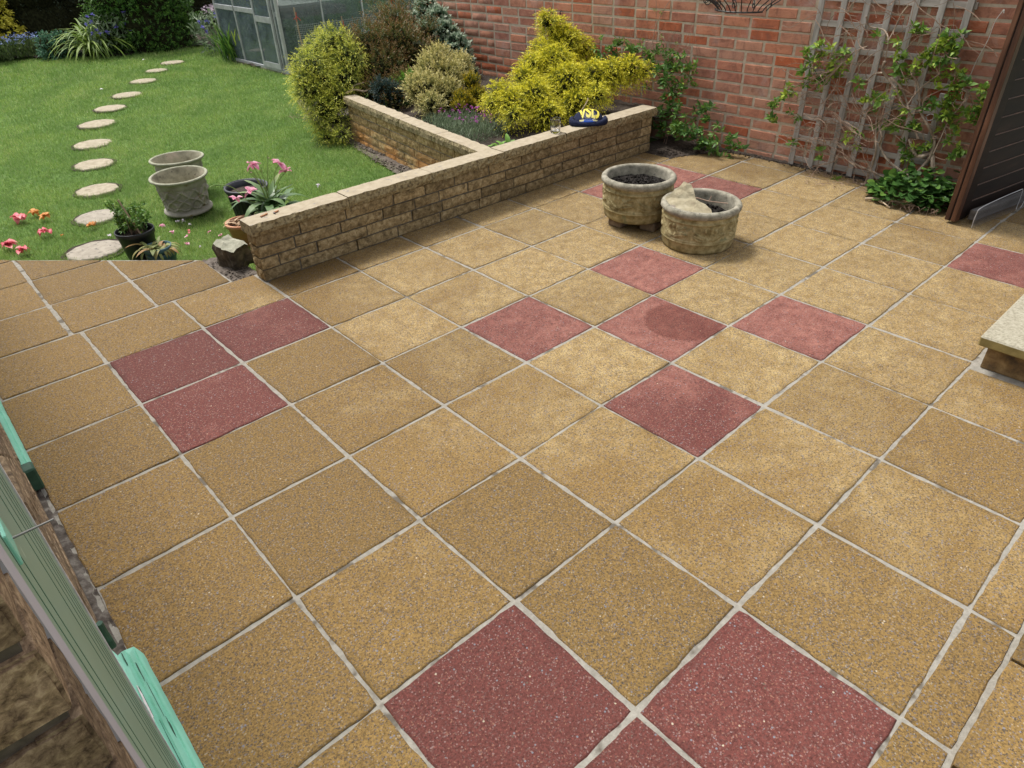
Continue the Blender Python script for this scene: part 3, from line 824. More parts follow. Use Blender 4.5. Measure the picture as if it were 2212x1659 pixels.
def make_slab(poly, mat, z=0.0, g=None, depth=0.03, name="slab", label=None, parent=None, drift=1.0):
    poly = [Vector(p) for p in poly]
    if len(poly) < 3 or area(poly) < 0.004:
        return None
    if g is None:
        g = [random.uniform(0.0032, 0.0078) for _ in poly]
    p = inset(poly, g)
    if len(p) < 3 or area(p) < 0.003:
        return None
    c = sum(p, Vector((0, 0))) / len(p)
    ring = []
    for i in range(len(p)):
        a_, b_ = p[i], p[(i + 1) % len(p)]
        L = (b_ - a_).length
        k = max(2, int(L / 0.026))
        d = (b_ - a_).normalized()
        nr = Vector((-d.y, d.x))
        for j in range(k):
            t = j / k
            q = a_.lerp(b_, t)
            if j:
                w = mnoise.noise(Vector((q.x * 14, q.y * 14, 3.1))) * 0.0045 + mnoise.noise(Vector((q.x * 60, q.y * 60, 7.7))) * 0.0030
                q = q + nr * (w * drift)
            else:
                q = q.lerp(c, 0.008)
            ring.append(q - c)
    n = len(ring)
    tilt = (random.uniform(-.0016, .0016), random.uniform(-.0016, .0016))
    zz = lambda q: z + tilt[0] * q.x / .2 + tilt[1] * q.y / .2
    inn = [q * (1 - 0.004 / max(q.length, .02)) for q in ring]
    V = [(q.x, q.y, zz(q)) for q in inn] + [(q.x, q.y, zz(q) - 0.0028) for q in ring] + [(q.x, q.y, z - depth) for q in ring]
    F = [tuple(range(n))]
    for i in range(n):
        j = (i + 1) % n
        F.append((i, i + n, j + n, j))
        F.append((i + n, i + 2 * n, j + 2 * n, j + n))
    o = link(name, pymesh(name, V, F), mat, parent if parent is not None else patio, (c.x, c.y, 0))
    if label:
        o['label'] = label
    return o

T_ = 0.45
RED = {(0, 0), (1, 0), (0, 1), (3, 2), (4, 3), (5, 2), (5, 4), (3, 4), (0, 5), (1, 6), (0, 6), (7, 0), (8, 0), (8, 1), (8, 5)}
EDGE = {(i, j): (random.uniform(-.004, .004), random.uniform(-.004, .004)) for i in range(-2, 20) for j in range(-2, 12)}

def node(i, j):
    x = -0.430 if i == -1 else i * T_
    dx, dy = EDGE[(i, j)]
    return (x + (dx if i >= 0 else 0), -j * T_ + dy)

for i in range(-1, 19):
    for j in range(0, 7):
        x0 = i * T_
        if x0 > 6.0:
            continue
        if x0 > 4.2 and x0 < 4.6 and j < 1:
            pass
        poly = [Vector(node(i, j + 1)), Vector(node(i + 1, j + 1)), Vector(node(i + 1, j)), Vector(node(i, j))]
        if x0 >= 4.49 and j < 4:
            if x0 > 4.6:
                continue
            poly = clip(poly, Vector((4.655, 0)), Vector((1, 0)))      # cut slabs against the soil under the brick wall
        if i in (9, 10) and j in (0, 1):
            poly = clip(poly, Vector((4.24, 0.02)), Vector((0.494, 0.869)).normalized())
        if i in (9, 10) and j in (3, 4):
            poly = clip(poly, Vector((4.27, -1.93)), Vector((0.62, 0.40)).normalized()) if (i, j) == (9, 99) else poly
        if x0 >= 2.7 and j >= 6:
            continue
        if i == 5 and j == 6:
            poly = clip(poly, Vector((2.64, 0)), Vector((1, 0)))
        red = (i, j) in RED
        m_ = "red_slab" if red else "tan_slab"
        lab = "dark red slab" if red else None
        if (i, j) == (4, 3):
            m_, lab = "red_slab_stained", "dark red slab with a round darker damp stain"
        make_slab(poly, m_, label=lab)
for i in range(-1, 6):                                                  # thin cut row beside the raised edging
    x0, x1 = (-0.44 if i < 0 else i * T_), (i + 1) * T_
    make_slab([(x0, -3.268), (min(x1, 2.64), -3.268), (min(x1, 2.64), -3.15), (x0, -3.15)], "tan_slab")
xr = [-0.44, 0.0, 0.42, 0.845, 1.235, 1.68, 2.12, 2.6]
for a_, b_ in zip(xr[:-1], xr[1:]):                                     # slightly raised slabs of the path by the steps
    make_slab([(a_, -3.75), (b_, -3.75), (b_, -3.272), (a_, -3.272)], "tan_slab", z=0.030, depth=0.05, g=0.004)
for i in range(1, 9):                                                   # cut row along the foot of the low wall
    x0, x1 = (i + 1) * T_, (i + 2) * T_
    if i == 1: x0 = 0.905
    if x0 > 4.2: continue
    make_slab([(x0, 0.0), (min(x1, 4.2), 0.0), (min(x1, 4.2), 0.262), (x0, 0.262)], "tan_slab", g=[.006, .007, .002, .007])
# older slabs of the path beyond the wall end
for x0, x1, y0, y1 in [(-.42, 0.0, 0.0, .41), (0.0, .45, 0.0, .405), (.45, .90, 0.0, .405)]:
    make_slab([(x0, y0), (x1, y0), (x1, y1), (x0, y1)], "tan_slab")
for y0, y1 in ((.41, .84), (.84, 1.255), (1.255, 1.665), (1.665, 2.08)):
    for x0, x1 in ((-.44, -.045), (-.045, .370), (.370, .775)):
        make_slab(clip([Vector((x0, y0)), Vector((x1, y0)), Vector((x1, y1)), Vector((x0, y1))], NC, NN), "tan_slab", g=[.005, .010, .005, .010])

# soil areas
def soil_patch(name, poly, z, mat, amp=0.008, step=0.03, drop=0.08):
    xs_ = [p[0] for p in poly]; ys_ = [p[1] for p in poly]
    def inside(x, y):
        c = False
        for i in range(len(poly)):
            x1, y1 = poly[i]; x2, y2 = poly[i - 1]
            if (y1 > y) != (y2 > y) and x < (x2 - x1) * (y - y1) / (y2 - y1) + x1:
                c = not c
        return c
    V, F, id_ = [], [], {}
    nx_ = int((max(xs_) - min(xs_)) / step) + 1
    ny_ = int((max(ys_) - min(ys_)) / step) + 1
    def vid(i, j):
        if (i, j) not in id_:
            x, y = min(xs_) + i * step, min(ys_) + j * step
            zz = (z(x, y) if callable(z) else z) + amp * (mnoise.noise(Vector((x * 17, y * 17, 1))) + 0.7 * mnoise.noise(Vector((x * 45, y * 45, 5))))
            id_[(i, j)] = len(V)
            V.append((x, y, zz))
        return id_[(i, j)]
    for i in range(nx_):
        for j in range(ny_):
            if inside(min(xs_) + (i + .5) * step, min(ys_) + (j + .5) * step):
                F.append((vid(i, j), vid(i + 1, j), vid(i + 1, j + 1), vid(i, j + 1)))
    return tag(link(name, pymesh(name, V, F, True), mat), kind="structure")

soil_patch("soil", [(.74, .38), (.95, .38), (.95, .50), (.93, .9), (.62, .98), (.70, .84)], lambda x, y: -0.018 - 0.10 * max(0, y - .62), "dry_soil", 0.012, 0.02)
soil_patch("soil", [(4.19, .01), (4.27, -.02), (4.60, -.20), (4.645, -.35), (4.645, -2.1), (4.75, -2.1), (4.75, .40), (4.19, .40)], 0.002, "soil", 0.010, 0.02)
soil_patch("soil", [(2.36, .36), (iwx(.36) + .05, .36), (iwx(2.6) + .05, 2.6), (3.4, 2.7), (3.9, 4.6), (3.52, 4.9), (3.24, 4.3), (2.93, 3.35), (2.83, 2.83), (2.69, 2.09), (2.56, 1.43), (2.41, .7)], lambda x, y: zl(x) + 0.006, "dry_soil", 0.010, 0.025)
soil_patch("soil", [(iwx(.34) + .08, .34), (4.72, .34), (4.72, 3.5), (2.95, 3.5), (iwx(2.6) + .08, 2.6)], lambda x, y: 0.215 - 0.30 * max(0, y - 2.9), "soil", 0.020, 0.035)
soil_patch("soil", [(-6, 12.2), (1.0, 11.6), (1.9, 10.95), (3.0, 9.75), (4.3, 9.55), (4.6, 8.4), (4.0, 7.5), (4.05, 6.0), (9, 6.0), (9, 16), (-6, 16)], lambda x, y: -0.030, "soil", 0.03, 0.12)

# clods and grit scattered on the soil
def scatter_grit(name, spots, n, r0, r1, mat, label, cat):
    bm = bmesh.new(); bmesh.ops.create_icosphere(bm, subdivisions=1, radius=1); bm.verts.index_update()
    sv = np.array([v.co[:] for v in bm.verts]); sf = np.array([[v.index for v in f.verts] for f in bm.faces]); bm.free()
    V, F = [], []
    for q in range(n):
        x0, x1, y0, y1, zf = spots[q % len(spots)]
        x, y = random.uniform(x0, x1), random.uniform(y0, y1)
        z = zf(x, y) if callable(zf) else zf
        r = random.uniform(r0, r1)
        s = sv * (1 + 0.35 * rng.normal(size=(len(sv), 1))) * r * np.array([1, 1, .7])
        V.append(s + np.array([x, y, z + r * .3])); F.append(sf + q * len(sv))
    o = link(name, npmesh(name, np.concatenate(V), np.concatenate(F)), mat)
    return tag(o, label, cat, kind="stuff")
scatter_grit("soil_crumbs", [(.76, .93, .40, .60, -.015), (.72, .92, .60, .80, -.03)], 260, .002, .007, "dry_soil", "grey brown crumbs of soil beside the end of the low stone wall", "soil")
scatter_grit("soil_crumbs", [(4.24, 4.45, .02, .25, .003), (4.60, 4.70, -1.3, -.2, .003), (4.45, 4.62, -.08, .1, .003)], 420, .002, .008, "soil", "dark crumbs and grit on the soil corner beneath the climber", "soil")
scatter_grit("soil_crumbs", [(2.50, 2.60, .45, 1.2, lambda x, y: zl(x) + .008), (2.60, 2.70, 1.2, 1.9, lambda x, y: zl(x) + .008), (2.74, 2.82, 1.9, 2.6, lambda x, y: zl(x) + .008)], 500, .003, .009, "dry_soil", "loose earth crumbs in the strip along the inner wall", "soil")

# ---- brick garage wall
bw = thing("brick_wall", "tall red brick wall with pale mortar behind the trellis and the golden conifer", "wall", (4.72, 0, 0))
BWY0, BWY1, BWZ1 = -2.02, 3.78, 2.3
MB().box(0.0022, 0.215, BWY0 + 0.004, BWY1 - 0.004, -0.2, BWZ1).obj("mortar", "brick_mortar", bw)

def brick_mesh(L, H, D, seed, bev=0.004):
    """front face in the plane x = 0 looking towards -x, length along y"""
    r_ = random.Random(seed)
    j = lambda s=0.0018: r_.uniform(-s, s)
    f = 0.0
    V = []
    for sy, sz in ((-1, -1), (1, -1), (1, 1), (-1, 1)):
        V.append((f + j(.001), sy * (L / 2 - bev) + j(), sz * (H / 2 - bev) + j()))
    for sy, sz in ((-1, -1), (1, -1), (1, 1), (-1, 1)):
        V.append((f + bev, sy * L / 2 + j(.001), sz * H / 2 + j(.001)))
    for sy, sz in ((-1, -1), (1, -1), (1, 1), (-1, 1)):
        V.append((D, sy * L / 2, sz * H / 2))
    # midpoints make the arris wander a little
    F = [(3, 2, 1, 0)]
    for i in range(4):
        k = (i + 1) % 4
        F.append((i, k, k + 4, i + 4))
        F.append((i + 4, k + 4, k + 8, i + 8))
    return V, F
CP, BP = 0.0765, 0.240
layout = []
course0 = 0.035 - CP
nc = int((BWZ1 - course0) / CP)
rb = random.Random(5)
for c in range(nc):
    z = course0 + (c + .5) * CP
    y = BWY0 + (0.0 if c % 2 else -BP / 2) + rb.uniform(-.012, .012)
    while y < BWY1 - 0.02:
        L = BP
        if rb.random() < 0.07:
            L = BP / 2
        a_, b_ = max(y, BWY0), min(y + L, BWY1)
        if b_ - a_ > 0.05:
            layout.append((0.5 * (a_ + b_), z, b_ - a_ - 0.0165))
        y += L
cpos = cam.matrix_world.translation
inv = cam.matrix_world.inverted()
def in_view(p):
    v = inv @ Vector(p)
    if v.z > -0.1: return False
    x, y = -v.x / v.z * 1482.6, -v.y / v.z * 1482.6
    return abs(x) < 1130 and abs(y) < 850
vis = sorted([b_ for b_ in layout if in_view((4.72, b_[0], b_[1]))], key=lambda b_: (Vector((4.72, b_[0], b_[1])) - cpos).length)
near = set(vis[:300])
cache = {}
HB = CP - 0.0135
for b_ in near:
    key = (round(b_[2], 2), rb.randrange(5))
    if key not in cache:
        V, F = brick_mesh(key[0] if abs(key[0] - b_[2]) < .004 else b_[2], HB, 0.06, hash(key) % 999)
        cache[key] = pymesh("brick", V, F)
    link("brick", cache[key], "red_brick", bw, (rb.uniform(-.0035, .0015), b_[0], b_[1] + rb.uniform(-.0015, .0015)))
V, F, A = [], [], []
for q, b_ in enumerate([b_ for b_ in layout if b_ not in near]):
    v, f = brick_mesh(b_[2], HB, 0.05, q)
    o = len(V)
    V += [(x + rb.uniform(-.002, .001), y + b_[0], z + b_[1]) for x, y, z in v]
    F += [[i + o for i in t] for t in f]
    A += [rb.random()] * len(v)
o = link("bricks", npmesh("bricks", V, F, A), "red_brick_far", bw)
o['kind'] = 'stuff'

# ---- low walls of split-faced stone
def rough_block(L, H, D, amp, seed, nx_=7, nz_=3, chip=0.004):
    """face at y = 0 looking to -y, x from 0 to L, z from 0 to H"""
    V, F = [], []
    for j in range(nz_ + 1):
        for i in range(nx_ + 1):
            x, z = L * i / nx_, H * j / nz_
            e = min(i, nx_ - i, 1.0) * min(j, nz_ - j, 1.0)
            n = mnoise.noise(Vector((x * 22 + seed * 3.7, z * 30, seed * 1.3)))
            n2 = mnoise.noise(Vector((x * 60 + seed, z * 60, seed)))
            y = -amp * (0.55 + 0.9 * n + 0.5 * n2) if e else -amp * 0.10 + abs(n2) * chip
            if not e:
                x = min(max(x + n2 * .002 * (1 if 0 < i < nx_ else -1), 0), L)
                if 0 < i < nx_: z += n2 * chip * (-1 if j else 1) * .8
            V.append((x, y, z))
    idx = lambda i, j: j * (nx_ + 1) + i
    for j in range(nz_):
        for i in range(nx_):
            F.append((idx(i, j), idx(i + 1, j), idx(i + 1, j + 1), idx(i, j + 1)))
    border = [idx(i, 0) for i in range(nx_)] + [idx(nx_, j) for j in range(nz_)] + [idx(nx_ - i, nz_) for i in range(nx_)] + [idx(0, nz_ - j) for j in range(nz_)]
    o = len(V)
    for b_ in border:
        x, y, z = V[b_]
        V.append((min(max(x, 0.0), L), D, min(max(z, 0.0), H)))
    n = len(border)
    for k in range(n):
        F.append((border[(k + 1) % n], border[k], o + k, o + (k + 1) % n))
    return V, F

def coping_stone(L, W, H, seed, flat_end=False):
    """x along, y across (0 = front), z 0..H; front and back faces split rough, top sawn flat"""
    nx_, ny_ = max(6, int(L / .022)), 3
    V, F = [], []
    rows = []
    prof = [(0.004, 0.0), (-0.004, H * .35), (-0.003, H * .7), (0.002, H), (0.012, H), (W / 2, H), (W - 0.010, H), (W - 0.001, H), (W + 0.004, H * .6), (W, 0.0)]
    for i in range(nx_ + 1):
        x = L * i / nx_
        r = []
        for k, (y, z) in enumerate(prof):
            n = mnoise.noise(Vector((x * 26, k * 1.7, seed * 2.3)))
            n2 = mnoise.noise(Vector((x * 75, k * 2.7, seed * 5.3)))
            yy, zz = y, z
            if k in (0, 1, 2, 3): yy += (n * .010 + n2 * .006)
            if k == 3: zz -= max(0, n2) * .006
            if k in (7, 8, 9): yy += n * .006
            if i in (0, nx_) and k in (1, 2, 3, 7, 8): yy += (0.004 if k < 5 else -0.004); 
            if i in (0, nx_) and z >= H: zz -= .0015
            r.append(len(V))
            V.append((x + (n2 * .0015 if 0 < i < nx_ else 0), yy, zz))
        rows.append(r)
    K = len(prof)
    mi = []
    for i in range(nx_):
        for k in range(K - 1):
            F.append((rows[i][k], rows[i + 1][k], rows[i + 1][k + 1], rows[i][k + 1]))
            mi.append(0 if 3 <= k <= 6 else 1)
        F.append((rows[i][K - 1], rows[i + 1][K - 1], rows[i + 1][0], rows[i][0])); mi.append(1)
    F.append(tuple(rows[0])); mi.append(1)
    F.append(tuple(rows[-1][::-1])); mi.append(1)
    return V, F, mi

def build_coping(parent, x0, joints, y, z, W, H, M=None):
    for k in range(len(joints) - 1):
        a_, b_ = joints[k] + .003, joints[k + 1] - .003
        V, F, mi = coping_stone(b_ - a_, W, H, k * 3.1 + W * 50)
        me = pymesh("coping_stone", V, F)
        me.materials.append(MATS["coping"]); me.materials.append(MATS["coping_rough"])
        me.polygons.foreach_set('material_index', mi)
        o = link("coping_stone", me, None, parent, (a_ - x0, y + random.uniform(-.003, .003), z + random.uniform(-.0015, .0015)))
        o.rotation_euler = (0, 0, random.uniform(-.004, .004))

lw_ = thing("low_wall", "low tan split-stone garden wall with pale coping between the patio and the lawn", "wall", (0.905, 0.258, 0))
SLOT = [1.50, 2.45, 3.36]
def stone_courses(parent, Lx, ncourse, pitch, z0, D, mat, seed, slots=(), x_off=0.0, amp=0.0065):
    rs = random.Random(seed)
    for c in range(ncourse):
        x = 0.0
        first = rs.uniform(.10, .28) if c % 2 else rs.uniform(.2, .34)
        while x < Lx - 0.02:
            L = first if x == 0 else rs.choice((.19, .235, .29, .29, .33))
            nxt = x + L
            if c == 0:
                for s_ in slots:
                    if abs(nxt - (s_ - x_off)) < .15:
                        nxt = s_ - x_off
                        L = nxt - x
            if Lx - nxt < 0.09:
                nxt = Lx; L = nxt - x
            V, F = rough_block(L - .009, pitch - .009, D, amp, rs.random() * 50, nx_=max(4, int(L / .033)), nz_=3)
            link("stone", pymesh("stone", V, F), mat, parent, (x, rs.uniform(-.004, .002), z0 + c * pitch + .004))
            x = nxt
LWL = 4.262 - 0.905
stone_courses(lw_, LWL, 4, 0.0675, 0.0, 0.055, "wall_stone", 21, SLOT, 0.905)
mbk = MB()
prev = 0.006
for s_ in [x - 0.905 for x in SLOT] + [LWL - 0.006]:
    mbk.box(prev, s_ - .006 if s_ < LWL - .01 else s_, 0.007, 0.094, -0.02, 0.0675)
    prev = s_ + 0.004
mbk.box(0.006, LWL - .006, 0.007, 0.094, 0.0675, 0.272)
mbk.obj("mortar", "wall_mortar", lw_)
# rear face blocks (seen from the lawn) and the stones of the left end
for c in range(4):
    V, F = rough_block(0.098, .0585, 0.05, .006, 70 + c, nx_=4, nz_=3)
    o = link("stone", pymesh("stone", V, F), "wall_stone_lawn" if c == 9 else "wall_stone", lw_, (-.002, 0.102, c * .0675 + .004))
    o.rotation_euler = (0, 0, -PI / 2)
for c in range(4):
    x = 0.0
    while x < LWL - .1:
        L = min(random.choice((.25, .3, .33)), LWL - x)
        V, F = rough_block(L - .009, .0585, 0.04, .006, 90 + c + x, nx_=6, nz_=2)
        o = link("stone", pymesh("stone", V, F), "wall_stone", lw_, (x + L, 0.102, c * .0675 + .004))
        o.rotation_euler = (0, 0, PI)
        x += L
build_coping(lw_, 0.905, [0.884, 1.475, 2.07, 2.665, 3.26, 3.86, 4.292], -0.020, 0.273, 0.142, 0.062)

iw = thing("inner_wall", "shorter ochre stone wall running back from the low wall along the lawn edge of the raised bed", "wall", (IW0.x, IW0.y, 0), math.atan2(IWD.y, IWD.x))
# local x runs along the wall; the lawn side is local +y, so blocks are turned to face it
iwl = (IW1 - IW0).length
rs = random.Random(3)
for c in range(6):
    x = 0.0 if c % 2 else -0.02
    while x < iwl - .03:
        L = rs.choice((.20, .23, .29, .30, .33))
        if iwl - (x + L) < .1: L = iwl - .03 - x
        V, F = rough_block(L - .009, .0585, 0.06, .007, rs.random() * 60, nx_=6, nz_=3)
        o = link("stone", pymesh("stone", V, F), "wall_stone_lawn", iw, (x + L, -0.022, -.135 + c * .0675 + .004))
        o.rotation_euler = (0, 0, PI)
        x += L
MB().box(0.0, iwl - .035, -0.10, -0.030, -.13, .272).obj("mortar", "wall_mortar_pale", iw)
for c in range(6):
    V, F = rough_block(0.08, .0585, 0.05, .006, 170 + c, nx_=3, nz_=3)
    o = link("stone", pymesh("stone", V, F), "wall_stone_lawn", iw, (iwl - .028, -0.105, -.135 + c * .0675 + .004))
    o.rotation_euler = (0, 0, PI / 2)
for k in range(4):
    a_, b_ = [(-0.02, .55), (.556, 1.13), (1.136, 1.70), (1.706, iwl)][k]
    V, F, mi = coping_stone(b_ - a_, 0.118, .062, 33 + k)
    me = pymesh("coping_stone", V, F)
    me.materials.append(MATS["coping"]); me.materials.append(MATS["coping_rough"])
    me.polygons.foreach_set('material_index', mi)
    link("coping_stone", me, None, iw, (a_, -0.118, 0.273))

# ---- house wall and door frame at the left edge, close to the camera
Vm, Fm = [], []
for i in range(7):
    for j in range(210):
        x, y = -.462 + i * .0066, -3.3 + j * .0255
        Vm.append((x + .004 * mnoise.noise(Vector((x * 60, y * 40, 2))), y, -.001 + (.012 if i < 2 else .006 if i < 4 else -.004) * (.6 + mnoise.noise(Vector((x * 40, y * 34, 6)))) ))
for i in range(6):
    for j in range(209):
        a_ = i * 210 + j
        Fm.append((a_, a_ + 210, a_ + 211, a_ + 1))
link("mortar_fillet", pymesh("mortar_fillet", Vm, Fm, True), "dirty_mortar", patio)
hw = thing("house_wall", "brown brick house wall along the left side of the patio", "wall", (-0.452, 0, 0))
MB().box(-0.25, -0.012, -2.10, 2.2, -0.2, 2.5).obj("mortar", "wall_mortar", hw)
rh = random.Random(8)
hb = []
for c in range(8):
    z = 0.035 - CP + (c + .5) * CP
    y = -2.10 - (0 if c % 2 else .12)
    while y < 2.2:
        a_, b_ = max(y, -2.10), min(y + BP, 2.2)
        if b_ - a_ > .05:
            hb.append((0.5 * (a_ + b_), z, b_ - a_ - .011))
        y += BP
for y, z, L in hb:
    V, F = brick_mesh(L, HB, .05, rh.random())
    V = [(-x, yy, zz) for x, yy, zz in V]
    F = [f[::-1] for f in F]
    link("brick", pymesh("brick", V, F), "house_brick", hw, (rh.uniform(-.003, .001), y, z))

pier = thing("brick_pier", "dark weathered brick pier beside the sage green door, nearest to the camera", "pier", (-0.4312, -2.812, 0))
MB().box(-0.9, -0.006, 0.006, 0.088, -0.1, 2.4).obj("mortar", "dark_mortar", pier)
for c in range(31):
    z = 0.035 - CP + (c + .5) * CP
    x = -0.0
    first = True
    while x > -0.9:
        L = (.105 if c % 2 else .225) if first else .228
        V, F = rough_block(L - .012, HB - .003, .075, .004, rh.random() * 40, nx_=9, nz_=4)
        link("brick", pymesh("brick", V, F), "near_brick", pier, (x - L + (.010 if not first else .0101), 0.0, z - HB / 2))
        if first:
            V, F = rough_block(.088, HB, .03, .0008, rh.random() * 40, nx_=4, nz_=3)
            o = link("brick", pymesh("brick", V, F), "near_brick", pier, (0.0015, 0.002, z - HB / 2))
            o.rotation_euler = (0, 0, PI / 2)
        x -= L
        first = False

df = thing("door_frame", "sage green grooved door edge between the brick pier and the house wall", "door", (-0.43, -2.72, 0))
MB().box(-.09, .0006, -.004, 0.045, 0.0, 2.2).obj("frame_edge", "lilac_frame", df)
prof = []                                                                # grooved cover strip: a moulding with real grooves
yy = 0.046
gro = [0.10, 0.155, 0.33, 0.40, 0.455, 0.50, 0.54]
pts = [(yy, -.001)]
for g_ in gro:
    y_ = g_ * .9 + .0
    pts += [(y_ - .003, -.001), (y_ - .001, -.0045), (y_ + .001, -.0045), (y_ + .003, -.001)]
pts += [(0.555, -.001), (0.555, -.05), (0.046, -.05)]
V = [(x, y, z) for z in (0.02, 2.2) for y, x in pts]
n_ = len(pts)
F = [(i, (i + 1) % n_, (i + 1) % n_ + n_, i + n_) for i in range(n_)]
MB().add(V, F).obj("grooved_panel", "sage_paint", df)
MB_g = MB()
for g_ in gro:
    MB_g.box(-.0044, -.0006, g_ * .9 - .0022, g_ * .9 + .0012, .02, 2.2)
MB_g.obj("groove_shade_strip", "groove_shade", df)  # darker strips inside the grooves, groove shade put into their colour
MB().box(-.012, .001, 0.556, 0.568, 0.02, 2.2).obj("white_edge", "white_flake", df)
for z_ in (0.565,):
    hb_ = MB().tube([(.004, .60, z_ - .020), (.004, .60, z_ + .030)], .006, 10).tube([(.004, .615, z_ - .055), (.004, .615, z_ - .022)], .006, 10)
    hb_.obj("hinge", "dark_green_paint", df)

def weather_board(y0, y1, label, torn, x0=-0.44):
    t = thing("weather_board", label, "door board", (x0, y0, 0))
    n = 60
    prof = [(-.012, .02), (.030, .02), (.043, .030), (.046, .048), (.040, .060), (.034, .067), (.030, .064), (.024, .075), (.018, .084), (.013, .080), (.006, .092), (-.004, .100), (-.012, .100)]
    V, rows = [], []
    L = y1 - y0
    for i in range(n + 1):
        y = L * i / n
        r = []
        for k, (x, z) in enumerate(prof):
            yy = y
            if torn and i == n:
                yy += mnoise.noise(Vector((k * 1.3, 2, 4))) * .05 + mnoise.noise(Vector((k * 4.3, 7, 1))) * .02
            xx = x + .0015 * mnoise.noise(Vector((y * 24, k, 1)))
            r.append(len(V)); V.append((xx, yy, z + .0015 * mnoise.noise(Vector((y * 20, k, 9)))))
        rows.append(r)
    F = []
    for i in range(n):
        for k in range(len(prof) - 1):
            F.append((rows[i][k], rows[i][k + 1], rows[i + 1][k + 1], rows[i + 1][k]))
    F.append(tuple(rows[0])); F.append(tuple(rows[-1][::-1]))
    MB().add(V, F).obj("board", "mint_paint", t)
    return t
wb = weather_board(-2.60, -1.72, "mint green board with peeling paint at the foot of the door, bottom left", True)
def flake(parent, cx, cy, z, L, W, mat, seed, name="bare_patch"):
    r_ = random.Random(seed)
    n = 14
    V = []
    for k in range(n):
        a = 2 * PI * k / n
        rr = 1 + r_.uniform(-.35, .35)
        V.append((math.cos(a) * W * rr, math.sin(a) * L * rr, 0))
    V2 = [(x, y, .0012) for x, y, _ in V]
    F = [tuple(range(n, 2 * n))] + [(i, (i + 1) % n, (i + 1) % n + n, i + n) for i in range(n)]
    o = link(name, pymesh(name, V + V2, F), mat, parent, (cx, cy, z))
    return o
for cx, cy, cz, L, W, mt, sd_, ry in [(.0215, .80, .0795, .034, .0016, "dark_green_paint", 1, .95), (.026, .60, .0715, .032, .0017, "dark_green_paint", 2, .8), (.003, .69, .0965, .055, .0030, "white_flake", 3, .75), (.0055, .70, .0940, .06, .0009, "dark_green_paint", 4, .75), (.0045, .845, .0955, .03, .0016, "dark_green_paint", 7, .75), (.012, .52, .0835, .09, .0005, "dark_green_paint", 9, .8), (.0235, .70, .0765, .05, .0004, "dark_green_paint", 10, .9)]:
    o = flake(wb, cx, cy, cz, L, W, mt, sd_)
    o.rotation_euler = (0, ry, 0)
wb2 = weather_board(-0.70, 1.2, "mint green board with a dark green end at the house wall, left edge", False, -0.468)
MB().box(-.013, .048, -.06, -.001, .012, .105, bev=.006).obj("dark_end", "dark_green_paint", wb2)


# short metal pin held by a painted tab
st = thing("door_pin", "thin grey metal pin sticking out from a mint green tab on the door, left edge", "door pin", (-0.43, -2.60, 1.19))
MB().tube([(-.01, .01, -.01), (0.002, .016, -.012), (.0355, .016, -.012)], .0016, 8, True, .0010).obj("pin", "steel_rod", st)
MB().box(-.002, .0016, -.022, .022, -.016, .020, bev=.001).obj("tab", "mint_paint", st)

# ================================================================== GREENHOUSE, TRELLIS, GATE, STEP
gh = thing("greenhouse", "aluminium greenhouse with dusty glass panes behind the shrubs", "greenhouse", (4.03, 6.04, -0.05))
GX, GY, GZ = 2.2, 1.95, 1.75
def bar(name, x0, x1, y0, y1, z0, z1, parent=gh, mat="aluminium"):
    return MB().box(x0, x1, y0, y1, z0, z1, bev=.003).obj(name, mat, parent)
MB().box(-.03, GX + .03, -.03, GY + .03, -.12, .015).obj("base", "concrete_base", gh)
for x, y in ((0, 0), (GX, 0), (0, GY), (GX, GY)):
    bar("corner_post", x - .02, x + .02, y - .02, y + .02, .055, GZ)
bar("sill", -.022, GX, -.022, .020, .016, .055)
bar("sill", -.022, .020, .020, GY, .016, .055)
bar("eave", -.02, GX, -.024, .022, GZ, GZ + .05)
bar("eave", -.02, GX, GY - .02, GY + .022, GZ, GZ + .05)
xb = [.62, 1.24, 1.80]
for x in xb:
    bar("glazing_bar", x - .012, x + .012, -.015, .012, .055, GZ)
for k, x in enumerate([0.02] + xb):
    x1 = (xb + [GX])[k]
    MB().box(x + .012, x1 - .012, -.004, .000, .055, GZ).obj("pane", "greenhouse_glass", gh)
# door side (gable) : three bays, sliding door in the middle
yb = [0.0, .10, .62, .70, 1.30, 1.95]
for y in (.10, .66, 1.30):
    bar("glazing_bar", -.018, .014, y - .014, y + .014, .055, GZ + .2)
dr = link("door", MB().box(-.045, -.02, .12, .16, .055, 1.72).box(-.045, -.02, .60, .64, .055, 1.72).box(-.045, -.02, .16, .60, .055, .12).box(-.045, -.02, .16, .60, .60, .67).box(-.045, -.02, .16, .60, 1.66, 1.72).mesh("door"), "aluminium", gh)
for z0, z1 in ((.12, .60), (.67, 1.66)):
    MB().box(-.034, -.030, .16, .60, z0, z1).obj("pane", "greenhouse_glass", dr)
bar("rail", -.018, .014, .68, GY - .02, .68, .74)
for y0, y1 in ((.02, .09), (.68, 1.28), (1.32, 1.93)):
    MB().box(-.004, 0, y0, y1, .055, .68).obj("pane", "greenhouse_glass", gh)
    MB().box(-.004, 0, y0, y1, .74, GZ).obj("pane", "greenhouse_glass", gh)
rp = MB()
for x in (0, GX):
    rp.tube([(x, 0, GZ + .04), (x, GY / 2, GZ + .55), (x, GY, GZ + .04)], .018, 6)
rp.tube([(0, GY / 2, GZ + .55), (GX, GY / 2, GZ + .55)], .018, 6)
rp.obj("roof_bars", "aluminium", gh)
MB().box(.05, GX, .75, GY - .05, .70, .73).obj("shelf", "weathered_timber", gh)
cb = MB()
